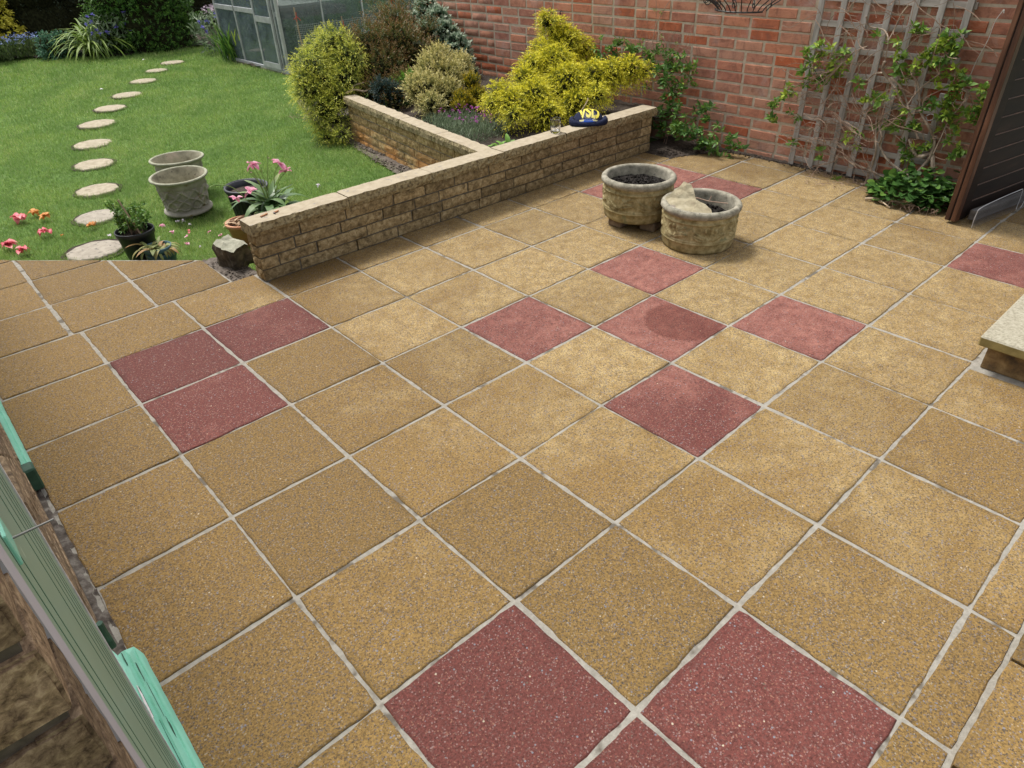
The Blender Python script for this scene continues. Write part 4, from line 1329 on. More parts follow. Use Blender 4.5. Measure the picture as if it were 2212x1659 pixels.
for q, x in enumerate((1.02, 1.10, 1.46)):
    cb.tube(smoothpath([(x, .06, 1.7), (x + .03 * (q % 2), .05, 1.2), (x - .12, .06, .95), (x + .02, .05, .62), (x + .14, .06, .70), (x + .05, .05, .86)], 6), .007, 6)
cb.obj("cables", "black_plastic", gh)
t = thing("seed_tray", "black pot standing on the shelf inside the greenhouse door", "pot", (4.35, 6.95, .70))
MB().lathe([(.0, 0), (.10, 0), (.13, .18), (.14, .18), (.14, .15)], 20).obj("pot_wall", "black_plastic", t)
pl = thing("greenhouse_crop", "dim green plants growing inside the greenhouse", "plants", (5.2, 7.1, -.04))
foliage("foliage", [(5.2, 7.2, .2, .4), (5.8, 7.3, .3, .4), (4.7, 7.5, .15, .3), (5.3, 7.6, 1.1, .3)], "dull_leaf", pl, 900, .12, 6, .05, .03).matrix_parent_inverse = Matrix.Translation((-5.2, -7.1, .04))

# wire netting with canes along the greenhouse side
nt_ = thing("netting", "fine grey wire netting held by canes in front of the greenhouse", "netting", (4.15, 5.86, -.04))
mb = MB()
for k in range(24):
    z = .02 + k * .024
    mb.tube([(0 + j * .19, .03 * math.sin(j * 1.9), z + .008 * math.sin(j * 2.3 + k * .1)) for j in range(11)], .0020, 3, False)
for k in range(76):
    x = k * .025
    mb.tube([(x, .03 * math.sin(x * 10), .01), (x + .003, .03 * math.sin(x * 10), .30), (x, .03 * math.sin(x * 10), .58)], .0015, 3, False)
o = mb.obj("mesh_wires", "wire", nt_)
o['kind'] = 'stuff'
for x, h in ((.05, .78), (.70, .62), (1.5, .85)):
    c = MB().tube([(x, -.02, -.02), (x - .04, -.03, h)], .009, 6).obj("cane", "cane", nt_)
    MB().tube([(x - .07, -.035, h - .13), (x - .03, -.045, h - .10), (x + .02, -.035, h - .15)], .005, 5).tube([(x - .04, -.04, h - .16), (x - .03, -.045, h - .05)], .004, 5).obj("tie", "red_tie", c)

# ---- trellis
tr = thing("trellis", "weathered grey square timber trellis fixed to the brick wall on the right", "trellis", (4.70, -0.75, 0))
for k in range(8):
    z = .045 + k * .1515
    for lv in (z,):
        o = MB().box(-.012, .000, -.935, .030, lv - .019, lv + .019, bev=.002).obj("slat", "weathered_timber_cross", tr)
        o.rotation_euler = (random.uniform(-.006, .006), 0, 0)
for k in range(4):
    z = .045 + (8 + k) * .1515
    MB().box(-.012, .000, -.935, .030, z - .017, z + .017, bev=.002).obj("slat", "weathered_timber_cross", tr)
for k in range(7):
    y = -k * .150
    z0, z1 = (.0, 1.80)
    if k == 6:
        z0 = .84
        MB().box(-.026, -.0135, y - .017, y + .017, .22, .62, bev=.002).obj("slat", "weathered_timber", tr)
    o = MB().box(-.026, -.0135, y - .0195, y + .0195, z0, z1, bev=.002).obj("slat", "weathered_timber", tr)
    o.rotation_euler = (random.uniform(-.004, .004), 0, 0)

# ---- climber on the trellis
cl = thing("trellis_climber", "sparse climber with bare tangled brown stems and clusters of light green leaves on the trellis", "climber", (4.60, -1.4, 0))
off = Matrix.Translation((-4.60, 1.4, 0))
mb = MB()
def child(o):
    o.matrix_parent_inverse = off
    return o
for P, r in TST:
    child(MB().tube(smoothpath(P, 4), r * .72, 7, True, r * .45).obj("stem", "bark", cl))
# fine tangle
rt = random.Random(12)
nodes_ = [Vector(p[:3]) for p in TLF]
stem_pts = [Vector(p) for P, r in TST for p in smoothpath(P, 3)]
for q, p in enumerate(nodes_):
    s_ = min(stem_pts, key=lambda a: (a - p).length + rt.random() * .12)
    m1 = s_.lerp(p, .5) + Vector((rt.uniform(-.03, .02), rt.uniform(-.05, .05), rt.uniform(-.05, .03)))
    mb.tube(smoothpath([s_, m1, p], 4), .0030, 4, False, .0015)
for q in range(230):
    zc = rt.choice((.12, .2, .3, .35, .45, .5, .6, .75, .95, 1.05))
    yc = rt.uniform(-1.62, -.80)
    if zc < .4: yc = rt.uniform(-1.45, -.82)
    a_ = Vector((rt.uniform(4.52, 4.66), yc, max(.0, zc + rt.uniform(-.1, .1))))
    P = [a_]
    d = Vector((0, rt.uniform(-1, 1), rt.uniform(-.6, .8))).normalized()
    for k in range(rt.randrange(3, 6)):
        d = (d + Vector((rt.uniform(-.25, .25), rt.uniform(-.8, .8), rt.uniform(-.8, .6)))).normalized()
        nx_p = P[-1] + d * rt.uniform(.04, .08)
        nx_p.x = min(4.665, max(4.45, nx_p.x))
        nx_p.z = max(.005, nx_p.z)
        P.append(nx_p)
    mb.tube(smoothpath(P, 3), rt.uniform(.0013, .0028), 4, False)
o = child(mb.obj("fine_stems", "twig", cl)); o['kind'] = 'stuff'
def leaf_cluster_mesh(name, pts, L, w=.5, per=9, mat="green_leaf", parent=None, spread=.035, bright=None, tilt=.5):
    P, D, C, LL = [], [], [], []
    for q, p in enumerate(pts):
        k = int(p[3] * per)
        base = rng.random()
        ns = max(1, k // 7)
        for s_ in range(ns):                       # each shoot carries a whorl of leaves
            c0 = np.array(p[:3]) + rng.normal(size=3) * spread * np.array([.45, 1, 1])
            ax = norm((np.array([[-.7, 0, .6]]) + rng.normal(size=(1, 3)) * .6))[0]
            e1 = norm(np.cross(ax, [[0, .3, 1.]]))[0]
            e2 = np.cross(ax, e1)
            for j in range(7):
                a = j * 2.4
                t = j / 7
                P.append(c0 + ax * (.022 * t - .01))
                D.append(ax * (tilt + .6 * t) + (e1 * math.cos(a) + e2 * math.sin(a)))
                C.append(np.clip((.30 if bright is None else bright) + .45 * base * t + .30 * (rng.random() - .3), 0, 1))
                LL.append(L * (1.15 - .5 * t) * (.75 + .5 * rng.random()))
    P, D, C, LL = map(np.array, (P, D, C, LL))
    V, F = leaves_np(P, D, LL, LL * w, .22)
    me = npmesh(name, V, F, np.repeat(C, 4))
    return link(name, me, mat, parent)
for pt_ in TLF:
    child(leaf_cluster_mesh("leaf_cluster", [pt_], .050, .52, 4.8, "green_leaf", cl, .030, .40 + .35 * random.random()))

# ground-hugging violets below the climber
vi = thing("ground_ivy", "dark green clump of rounded leaves at the foot of the wall beside the wooden gate", "plant", (4.46, -1.72, 0))
P, D, LL, C = [], [], [], []
rv = np.random.default_rng(4)
for q in range(620):
    a, rr = rv.random() * 2 * PI, math.sqrt(rv.random())
    x, y = 4.48 + .21 * rr * math.cos(a), -1.72 + .26 * rr * math.sin(a)
    z = .012 + (.13 * (1 - rr * rr) + .07 * max(0, math.sin(a * 3 + x * 20)) + .08 * rv.random() ** 3) * (.30 + .70 * rv.random())
    P.append((x, y, z)); D.append((math.cos(a) * .8 - .35, math.sin(a) * .8 - .2, .25 + rv.normal() * .25))
    LL.append(.030 + .026 * rv.random()); C.append(.15 + .55 * rv.random() ** 2)
P, D, LL, C = map(np.array, (P, D, LL, C))
D = norm(D)
Sd = norm(np.cross(D, np.array([[0, 0, 1.0]]) + rv.normal(size=(len(P), 3)) * .35))
N = np.cross(Sd, D)
out = [(0, .0), (-.10, .32), (.25, .55), (.62, .46), (.90, .24), (1.0, 0), (.90, -.24), (.62, -.46), (.25, -.55), (-.10, -.32)]
Vs = []
for u, v in out:
    Vs.append(P + D * (LL * u)[:, None] + Sd * (LL * v)[:, None] + N * (LL * (abs(v) * .25 - .1 * u * u))[:, None])
V = np.stack(Vs, 1).reshape(-1, 3)
F = np.concatenate([np.arange(len(P))[:, None] * 10 + np.array([[0, k, k + 1]]) for k in range(1, 9)])
o = link("leaves", npmesh("leaves", V, F, np.repeat(C, 10)), "green_leaf", vi)
o.matrix_parent_inverse = Matrix.Translation((-4.46, 1.72, 0)); o['kind'] = 'stuff'
mb = MB()
for q in range(90):
    a = rt.uniform(0, 2 * PI)
    x, y = 4.47 + .18 * math.cos(a), -1.74 + .23 * math.sin(a)
    mb.tube(smoothpath([(x, y, .01), (x - .03 + rt.uniform(-.03, .03), y - .03 + rt.uniform(-.03, .03), .03 + rt.random() * .03), (x - .05, y - .07 * rt.random(), .008)], 3), .0012, 3, False)
o = mb.obj("runners", "twig", vi); o.matrix_parent_inverse = Matrix.Translation((-4.46, 1.72, 0)); o['kind'] = 'stuff'
db = MB().tube(smoothpath([(4.28, -1.50, .012), (4.31, -1.56, .02), (4.28, -1.61, .015), (4.33, -1.66, .022), (4.37, -1.78, .012), (4.42, -1.86, .01)], 5), .009, 7, True, .005)
db.tube(smoothpath([(4.30, -1.58, .018), (4.26, -1.63, .02), (4.24, -1.68, .008)], 4), .006, 6, True, .003)
tag(db.obj("fallen_branch", "pale_twig"), "pale crooked fallen twig lying on the slabs in front of the leafy clump", "twig")
mb = MB()
for q in range(46):
    x, y = rt.uniform(4.36, 4.62), rt.uniform(-1.5, -.95)
    a = rt.uniform(0, PI)
    mb.tube(smoothpath([(x, y, .006), (x + .03 * math.cos(a), y + .03 * math.sin(a), .014), (x + .06 * math.cos(a + .5), y + .06 * math.sin(a + .5), .006)], 3), .0013, 3, False)
tag(mb.obj("twig_litter", "twig"), "thin dry twigs littering the slabs below the trellis", "twigs", kind="stuff")

# white strings hanging from the wall
s1 = MB().tube(smoothpath(STR, 5), .0022, 5).tube(smoothpath([STR[0], (4.69, -1.828, 1.092), (4.69, -1.833, 1.075)], 3), .0035, 5)
tag(s1.obj("string", "white_string"), "white string tied to the brick wall near the gate, hanging down to the climber", "string")
tag(MB().tube(smoothpath(STR2, 5), .0022, 5).obj("wire_loop", "wire"), "curled pale wire dangling from the climber beside the gate", "wire")

# ---- gate
GA = math.radians(-9.6)
gt = thing("wooden_gate", "dark brown wooden boarded gate standing open at the end of the brick wall", "gate", (4.232, -2.005, 0.018), GA)
# local x runs along the gate, local y is -2.005 -> front face at negative y
GH, GW = 1.80, 0.95
MB().box(0, .045, -.026, 0, 0.0, GH, bev=.003).obj("stile", "gate_frame", gt)
MB().box(0.002, .045, -.064, -.034, 0.0, GH, bev=.003).obj("stile", "gate_frame", gt)
MB().box(.004, .045, -.0345, -.0255, 0.0, GH).obj("gap_shade_strip", "gate_board", gt)  # near-black strip added for the shade in the gap between the stiles
MB().box(.0455, .13, -.062, -.010, 0.0, GH, bev=.003).obj("stile", "gate_board", gt)
MB().box(GW - .1, GW, -.062, -.010, 0.0, GH, bev=.003).obj("stile", "gate_board", gt)
zb, k = .10, 0
while zb < GH - .08:                                                # overlapping horizontal boards, each one tilted a little
    w = .098 + random.uniform(-.006, .006)
    M = Matrix.Translation((0, -.040, zb)) @ Matrix.Rotation(math.radians(-7), 4, 'X')
    nseg = 8
    V, F = [], []
    for i in range(nseg + 1):
        x = .1305 + (GW - .2305) * i / nseg
        e = mnoise.noise(Vector((x * 9, k, 0))) * .004
        for (yy, zz) in ((-.008, -.006 + e), (-.008, w + .004), (.006, w + .004), (.006, -.004)):
            V.append((x, yy, zz))
    for i in range(nseg):
        for q in range(4):
            a_, b_ = i * 4 + q, i * 4 + (q + 1) % 4
            F.append((a_, b_, b_ + 4, a_ + 4))
    F += [(0, 1, 2, 3)[::-1], tuple(nseg * 4 + q for q in range(4))]
    MB().add(V, F, M).obj("board", "gate_board", gt)
    # lipped lower edge of every board, worn back to brown
    MB().tube([(.132, -.0505, zb - .002), (.45, -.051, zb - .004 + random.uniform(-.002, .002)), (GW - .1, -.0505, zb - .002)], .0035, 5, False).obj("board_edge", "gate_frame", gt)
    zb += w - .002
    k += 1
MB().box(.1305, GW - .1, -.052, -.012, 0.0, .095, bev=.003).obj("rail", "gate_board", gt)

bd = thing("timber_plank", "grey weathered plank lying along the foot of the gate behind wire mesh", "plank", (4.30, -2.120, .006), GA - .02)
MB().box(.0, 1.7, -.030, .014, .020, .080, bev=.004).obj("plank", "old_plank", bd)
wm = thing("wire_mesh", "fine wire mesh panel with bent wire rim leaning on the foot of the gate", "wire mesh", (4.215, -2.165, .004), GA - .03)
mb = MB()
for k in range(13):
    mb.tube([(0, 0, .008 + k * .0095), (.5, .012, .010 + k * .0095), (1.6, .0, .008 + k * .0095)], .0007, 3, False)
for k in range(130):
    mb.tube([(k * .0122, .0, .008), (k * .0122 + .002, .004, .125)], .0006, 3, False)
o = mb.obj("mesh_wires", "dull_wire", wm); o['kind'] = 'stuff'
MB().tube(smoothpath([(0, 0, .01), (.0, 0, .09), (.05, .0, .128), (.45, .02, .135), (.51, .02, .12), (.47, .0, .02)], 5), .0022, 6).obj("rim_wire", "wire", wm)
MB().tube(smoothpath([(.52, 0, .02), (.57, .0, .11), (.66, .0, .145), (1.2, .0, .15)], 5), .0022, 6).obj("rim_wire", "wire", wm)
tp = MB()
V, F = [], []
for i in range(15):
    for j in range(9):
        x, y = 5.02 + i * .03, -2.46 + j * .022
        V.append((x, y, .012 + .02 * abs(mnoise.noise(Vector((x * 22, y * 22, 2)))) + .03 * math.sin(PI * i / 14) * math.sin(PI * j / 8)))
for i in range(14):
    for j in range(8):
        a_ = i * 9 + j
        F.append((a_, a_ + 9, a_ + 10, a_ + 1))
tag(MB().add(V, F).obj("crumpled_sheet", "blue_tarp", smooth=True), "crumpled blue grey plastic sheet on the slabs at the right edge", "plastic sheet")

# ---- step on the right
sp = thing("doorstep", "concrete doorstep with a pale slab top overhanging a stained riser, right edge", "step", (2.66, -2.725, 0))
ST_H = 0.118
V, F = rough_block(1.9, ST_H, .30, .004, 5, nx_=22, nz_=4, chip=.003)
o = link("riser", pymesh("riser", V, F), "step_riser", sp, (0.015, -.006, 0)); o.rotation_euler = (0, 0, -PI / 2)
MB().box(.03, 2.4, -1.9, -.012, 0, ST_H - .001).obj("riser_core", "step_riser", sp)
for x0, x1 in ((-.045, .80), (.806, 1.60), (1.606, 2.40)):
    for y0, y1 in ((-.62, .024), (-1.25, -.628), (-1.9, -1.258)):
        top = MB().box(x0, x1, y0, y1, ST_H + .001, ST_H + .046 + random.uniform(-.001, .001), bev=.006).mesh("step_slab")
        top.materials.append(MATS["pale_slab"]); top.materials.append(MATS["step_edge"])
        for p in top.polygons: p.material_index = 0 if p.normal.z > .3 else 1
        link("step_slab", top, None, sp)

# ---- wall basket high on the brick wall
wbk = thing("wall_basket", "black wrought iron half-round wall basket fixed high on the brick wall", "wall basket", (4.715, -0.15, 1.0))
MB().tube([(-.20 * math.sin(PI * k / 16), -.21 * math.cos(PI * k / 16) * 1.0, .0) for k in range(17)][2:-2], .006, 6).obj("bottom_ring", "black_iron", wbk)
for k in range(15):
    a = PI * (k + .5) / 15
    x1, y1 = -.30 * math.sin(a), -.33 * math.cos(a)
    x0, y0 = -.18 * math.sin(a), -.19 * math.cos(a)
    MB().tube(smoothpath([(x0, y0, .0), (x0 * 1.18, y0 * 1.18, .035), (x1, y1, .11), (x1 * 1.0, y1 * 1.0, .24)], 4), .0038, 5).obj("bar", "black_iron", wbk)
for k in range(6):
    a = PI * (k + .9) / 6.8
    c = Vector((-.265 * math.sin(a), -.295 * math.cos(a), .055))
    tdir = Vector((math.cos(a), math.sin(a), 0)) * -1
    P = [c + tdir * (.006 + .0022 * j) * math.cos(j * .75) + Vector((0, 0, 1)) * (.006 + .0022 * j) * math.sin(j * .75) for j in range(12)]
    MB().tube(P, .0035, 5).obj("scroll", "black_iron", wbk)
MB().tube([(-.33 * math.sin(PI * k / 20), -.36 * math.cos(PI * k / 20), .25) for k in range(21)], .006, 6).obj("top_ring", "black_iron", wbk)
for y in (1.841, 1.711):
    tag(MB().tube(smoothpath([(4.72, y, .885), (4.70, y, .880), (4.695, y, .868), (4.70, y, .858), (4.706, y, .866)], 3), .004, 6).obj("wall_hook", "black_iron"),
        "small black hook in the brick wall above the golden conifer, %s of the two" % ("left" if y > 1.8 else "right"), "hook", "small hooks in the brick wall")

# ================================================================== PLANTS OF THE RAISED BED
def plant(name, label, cat, base):
    t = thing(name, label, cat, base)
    return t, Matrix.Translation((-base[0], -base[1], -base[2]))
def put(o, off_):
    o.matrix_parent_inverse = off_
    return o

t, of = plant("spreading_juniper", "spreading juniper with lemon yellow tips spilling over the far end of the inner wall", "shrub", (2.95, 3.0, .15))
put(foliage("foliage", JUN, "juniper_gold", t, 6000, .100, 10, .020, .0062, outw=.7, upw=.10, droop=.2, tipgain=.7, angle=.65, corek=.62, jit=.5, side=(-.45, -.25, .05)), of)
put(twigs("stems", (2.95, 3.0, .15), JUN, "bark", t), of)
lowj = [(2.64, 2.62, .01, .05), (2.72, 2.48, .05, .045), (2.66, 2.74, .06, .05)]
put(foliage("low_branches", lowj, "juniper_gold", t, 420, .07, 8, .0165, .006, tipgain=.3, side=(-.3, -.3, -.1), corek=.6), of)
mb = MB()
for q in range(120):
    x, y = rt.uniform(2.82, 3.1), rt.uniform(2.7, 3.7)
    mb.tube([(x, y, zl(x) + .02), (x + rt.uniform(-.09, .09), y + rt.uniform(-.09, .09), zl(x) + .03 + rt.random() * .06)], .0016, 3, False)
o = put(mb.obj("dry_twigs", "twig", t), of); o['kind'] = 'stuff'
o = MB().tube(smoothpath([(2.90, 2.62, .35), (2.98, 2.60, .37), (3.05, 2.55, .352), (3.12, 2.56, .36)], 4), .008, 6).tube(smoothpath([(2.95, 2.62, .35), (3.02, 2.66, .39), (3.10, 2.62, .41)], 4), .006, 6)
put(o.obj("stems", "pale_twig", t), of)

t, of = plant("bronze_shrub", "large bronze brown shrub with green lower leaves in the middle of the raised bed", "shrub", (3.55, 2.85, .18))
put(foliage("foliage", BRZ, "bronze_leaf", t, 3300, .10, 9, .026, .0085, outw=.8, upw=.5, droop=.1, tipgain=.65, angle=.8, corek=.70), of)
LG = [(3.44, 2.5, .30, .12), (3.30, 2.42, .24, .08), (3.45, 2.35, .36, .09)]
put(foliage("green_leaves", LG, "bright_leaf", t, 420, .08, 7, .030, .013, corek=.5), of)
put(foliage("tall_sprays", WSP, "bronze_leaf", t, 330, .12, 8, .024, .008, core=False, upw=.7, droop=.2, tipgain=.6), of)
put(twigs("stems", (3.55, 2.85, .18), BRZ + WSP + WSP + WSP, "twig", t, 40, .004), of)

t, of = plant("variegated_climber", "green and white variegated evergreen climbing the left end of the brick wall", "climber", (4.5, 3.0, .15))
put(foliage("foliage", EUO, "euonymus", t, 1900, .05, 7, .034, .022, outw=1, upw=.3, droop=.1, tipgain=.55, angle=1.0, corek=.75, keep=lambda O: O[:, 0] < 4.70, fold=.12), of)
put(twigs("stems", (4.6, 2.9, .15), EUO, "bark", t, 10, .006), of)

t, of = plant("blue_juniper", "small dark blue green juniper leaning over the inner wall coping", "shrub", (3.2, 2.4, .2))
put(foliage("foliage", BLU, "blue_juniper", t, 620, .06, 8, .016, .006, corek=.8), of)

t, of = plant("cream_shrub", "pale cream variegated shrub with fine twigs in front of the bronze shrub", "shrub", (3.45, 1.95, .2))
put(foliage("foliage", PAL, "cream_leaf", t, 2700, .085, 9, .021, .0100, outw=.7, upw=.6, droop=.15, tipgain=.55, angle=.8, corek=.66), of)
put(twigs("stems", (3.45, 1.95, .2), PAL, "twig", t, 16, .005), of)

t, of = plant("dwarf_conifer", "small upright golden green dwarf conifer between the cream shrub and the golden conifer", "conifer", (3.5, 1.62, .2))
put(foliage("foliage", SGD, "small_gold", t, 1100, .045, 8, .014, .007, outw=.5, upw=.9, droop=0, tipgain=.75, angle=.5, corek=.78), of)

t, of = plant("golden_conifer", "large bright golden yellow conifer with feathery drooping sprays against the brick wall", "conifer", (4.05, 1.1, .2))
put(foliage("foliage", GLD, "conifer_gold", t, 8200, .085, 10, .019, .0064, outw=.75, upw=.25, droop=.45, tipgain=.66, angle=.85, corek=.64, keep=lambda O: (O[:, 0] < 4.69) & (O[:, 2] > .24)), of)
put(twigs("stems", (4.05, 1.1, .2), GLD, "bark", t, 16, .008), of)
o = MB().tube(smoothpath([(3.62, .48, .36), (3.66, .46, .40), (3.72, .47, .44), (3.74, .48, .46)], 4), .0035, 5).obj("stems", "pale_twig", t)
put(o, of)

# dark mass of old foliage under the golden conifer
t, of = plant("wall_climber", "green climbing plant on the brick wall between the golden conifer and the soil corner", "climber", (4.56, .2, .0))
put(leaf_cluster_mesh("foliage", [c + (0,) for c in []] or [(x, y, z, 17 * r / .07) for x, y, z, r in CLM], .052, .46, 5.0, "green_leaf", t, .050, .40, .3), of)
mb = MB()
for P in ([(4.50, .30, .0), (4.52, .28, .2), (4.55, .35, .45), (4.6, .5, .58), (4.62, .8, .62)], [(4.49, .27, .0), (4.5, .24, .25), (4.56, .30, .5)], [(4.62, .62, .6), (4.66, .60, .85), (4.68, .64, 1.1)], [(4.66, .60, .85), (4.68, .5, 1.02), (4.66, .46, .98), (4.67, .48, .88)]):
    mb.tube(smoothpath(P, 4), .0032, 5, False, .0016)
for q in range(60):
    a_ = Vector((rt.uniform(4.56, 4.68), rt.uniform(.15, .8), rt.uniform(.58, .70)))
    mb.tube(smoothpath([a_, a_ + Vector((0, rt.uniform(-.06, .06), rt.uniform(.03, .10))), a_ + Vector((0, rt.uniform(-.10, .10), rt.uniform(.08, .22)))], 3), .0011, 3, False)
put(mb.obj("stems", "twig", t), of)
put(leaf_cluster_mesh("young_leaves", [(4.66, .60, .80, 1), (4.67, .48, .95, 1), (4.66, .62, .98, 1), (4.66, .72, .72, 2), (4.66, .4, .72, 2)], .026, .4, 6, "lime_leaf", t, .04), of)

# wallflower patch: grey stems, magenta flowers
def flower_patch(name, label, cat, area_, n, h, leafm, petm, ls, fs, nfl, lean=(0, 0), fh=1.0, wfac=.16, fl_area=None):
    x0, x1, y0, y1, z0 = area_
    t, of = plant(name, label, cat, ((x0 + x1) / 2, (y0 + y1) / 2, z0))
    P = np.stack([rng.uniform(x0, x1, n), rng.uniform(y0, y1, n), z0 + h * rng.random(n) * .85], 1)
    D = rng.normal(size=(n, 3)) * .45 + np.array([lean[0], lean[1], .9])
    V, F = leaves_np(P, D, ls * (.6 + .8 * rng.random(n)), ls * wfac, .2)
    o = link("leaves", npmesh("leaves", V, F, np.repeat(rng.random(n), 4)), leafm, t)
    put(o, of); o['kind'] = 'stuff'
    fa = fl_area or area_
    P, D = [], []
    for q in range(nfl):
        c = np.array([rng.uniform(fa[0], fa[1]), rng.uniform(fa[2], fa[3]), z0 + h * fh * (.75 + .4 * rng.random())])
        for k in range(6):
            P.append(c + rng.normal(size=3) * fs * .25); D.append(np.append(rng.normal(size=2), .5 * rng.random()))
    V, F = leaves_np(np.array(P), np.array(D), fs, fs * .6, .15)
    o = link("flowers", npmesh("flowers", V, F, np.repeat(rng.random(len(P)), 4)), petm, t)
    put(o, of); o['kind'] = 'stuff'
    return t
flower_patch("wallflower", "low grey green wallflower patch with magenta flowers in the raised bed", "flowers", (2.86, 3.35, .85, 1.50, .205), 3600, .12, "grey_leaf", "magenta_petal", .045, .013, 85, fh=1.1, wfac=.10, fl_area=(2.98, 3.5, .95, 1.5, 0))

# primrose with single large leaves
t = thing("primrose", "rosette of bright green leaves behind the low wall near its joint with the inner wall", "plant", (2.98, .58, .212))
def strap_leaf(L, W, curl, seed, n=7, tipw=.15, fold=.18):
    r_ = random.Random(seed)
    V = []
    for i in range(n + 1):
        t_ = i / n
        w = W * math.sin(PI * min(1, t_ * .92 + .08)) ** .7 * (1 if t_ < .95 else tipw * 2)
        a = curl * t_
        x = L * (math.sin(a) / max(curl, .01))
        z = L * ((1 - math.cos(a)) / max(curl, .01)) * -1
        wob = .06 * W * math.sin(i * 2.3 + seed)
        V += [(x, -w / 2, z + w * fold + wob), (x, 0, z), (x, w / 2, z + w * fold - wob)]
    F = []
    for i in range(n):
        a_ = i * 3
        F += [(a_, a_ + 1, a_ + 4, a_ + 3), (a_ + 1, a_ + 2, a_ + 5, a_ + 4)]
    return V, F
def leaf_obj(name, L, W, curl, seed, mat, parent, yaw, pitch, loc=(0, 0, 0), c0=0.0, c1=1.0, roll=0.0, n=7, fold=.18):
    V, F = strap_leaf(L, W, curl, seed, n, fold=fold)
    V = np.array(V)
    F4 = np.array(F)
    me = npmesh(name, V, F4, c0 + (c1 - c0) * np.clip(V[:, 0] / L, 0, 1), smooth=True)
    o = link(name, me, mat, parent, loc)
    o.rotation_euler = (Matrix.Rotation(yaw, 3, 'Z') @ Matrix.Rotation(-pitch, 3, 'Y') @ Matrix.Rotation(roll, 3, 'X')).to_euler()
    return o
for k in range(34):
    leaf_obj("leaf", random.uniform(.07, .12), random.uniform(.030, .045), random.uniform(.5, 1.3), k, "bright_leaf", t, k * 2.4, random.uniform(.3, 1.1),
             (random.uniform(-.06, .12), random.uniform(-.05, .05), random.uniform(0, .02)), .1, .9)

# ================================================================== LAWN
def poly_in(P, poly):
    x, y = P[:, 0], P[:, 1]
    c = np.zeros(len(P), bool)
    for i in range(len(poly)):
        x1, y1 = poly[i]; x2, y2 = poly[i - 1]
        if y1 == y2: continue
        c ^= ((y1 > y) != (y2 > y)) & (x < (x2 - x1) * (y - y1) / (y2 - y1) + x1)
    return c
STONES = [(3.341, 8.37, .20), (2.935, 7.877, .18), (2.544, 7.222, .20), (2.119, 6.527, .215), (1.765, 6.005, .21), (1.451, 5.396, .225), (1.176, 4.599, .215),
          (.981, 3.863, .21), (.79, 3.068, .20), (.60, 2.40, .19), (.40, 1.74, .22)]
lawn_poly = [(-3.5, 12.2), (1.0, 11.55), (1.9, 10.9), (3.0, 9.72), (4.3, 9.55), (4.55, 8.5), (3.99, 7.5), (4.0, 5.98), (4.6, 5.95), (4.6, 5.2), (3.62, 5.1), (3.30, 4.3), (2.98, 3.35), (2.88, 2.83), (2.74, 2.09), (2.61, 1.43), (2.45, .7), (2.40, .36),
             (.93, .36), (.92, .86), (.70, .98), (.60, 1.02), (-.46, 2.12), (-3.5, 2.12)]
Ps, Ls, Ws = [], [], []
for (y0, y1, dens, L, W) in ((.36, 2.2, 15000, .030, .0028), (2.2, 3.6, 11500, .031, .0032), (3.6, 5.6, 7800, .033, .0040), (5.6, 8.2, 4600, .036, .0055), (8.2, 12.3, 2300, .042, .0085)):
    x0, x1 = -.9 + .0 * y0, min(4.7, 3.2 + .4 * y0)
    n = int((x1 - x0) * (y1 - y0) * dens)
    P = np.stack([rng.uniform(x0, x1, n), rng.uniform(y0, y1, n)], 1)
    P = P[poly_in(P, lawn_poly)]
    for sx, sy, sr in STONES:
        d = np.hypot((P[:, 0] - sx), (P[:, 1] - sy))
        keep_ = d > sr * .80 * (.74 + .2 * rng.random(len(P)))
        P = P[keep_]
        d = np.hypot((P[:, 0] - sx - .016), (P[:, 1] - sy - .045))
        P = P[d > sr * .80 * .98]
    Ps.append(P); Ls.append(np.full(len(P), L)); Ws.append(np.full(len(P), W))
P2 = np.concatenate(Ps); L = np.concatenate(Ls); W = np.concatenate(Ws)
n = len(P2)
patch = 0.5 + 0.5 * np.sin(P2[:, 0] * 3.1 + 1.3 * np.sin(P2[:, 1] * 1.7)) * np.cos(P2[:, 1] * 2.3 + np.sin(P2[:, 0] * 2.9))
edge = np.ones(n)
L = L * (.65 + .7 * rng.random(n)) * (.8 + .4 * patch)
P = np.concatenate([P2, (zlv(P2[:, 0]) - .010)[:, None]], 1)
az = rng.random(n) * 2 * PI
Bd = np.stack([np.cos(az), np.sin(az), np.zeros(n)], 1)
lean = rng.normal(size=(n, 2)) * .55
Dr = norm(np.stack([lean[:, 0], lean[:, 1], np.ones(n)], 1))
V = np.stack([P - Bd * W[:, None] * .5, P + Bd * W[:, None] * .5, P + Dr * L[:, None]], 1).reshape(-1, 3)
F = np.arange(n * 3).reshape(-1, 3)
C = np.clip(.12 + .62 * rng.random(n) + .16 * patch + (rng.random(n) > .965) * .5, 0, 1)
o = link("grass", npmesh("grass", V, F, np.repeat(C, 3)), "grass")
tag(o, "mown green lawn grass to the left of the raised bed", "grass", kind="stuff")

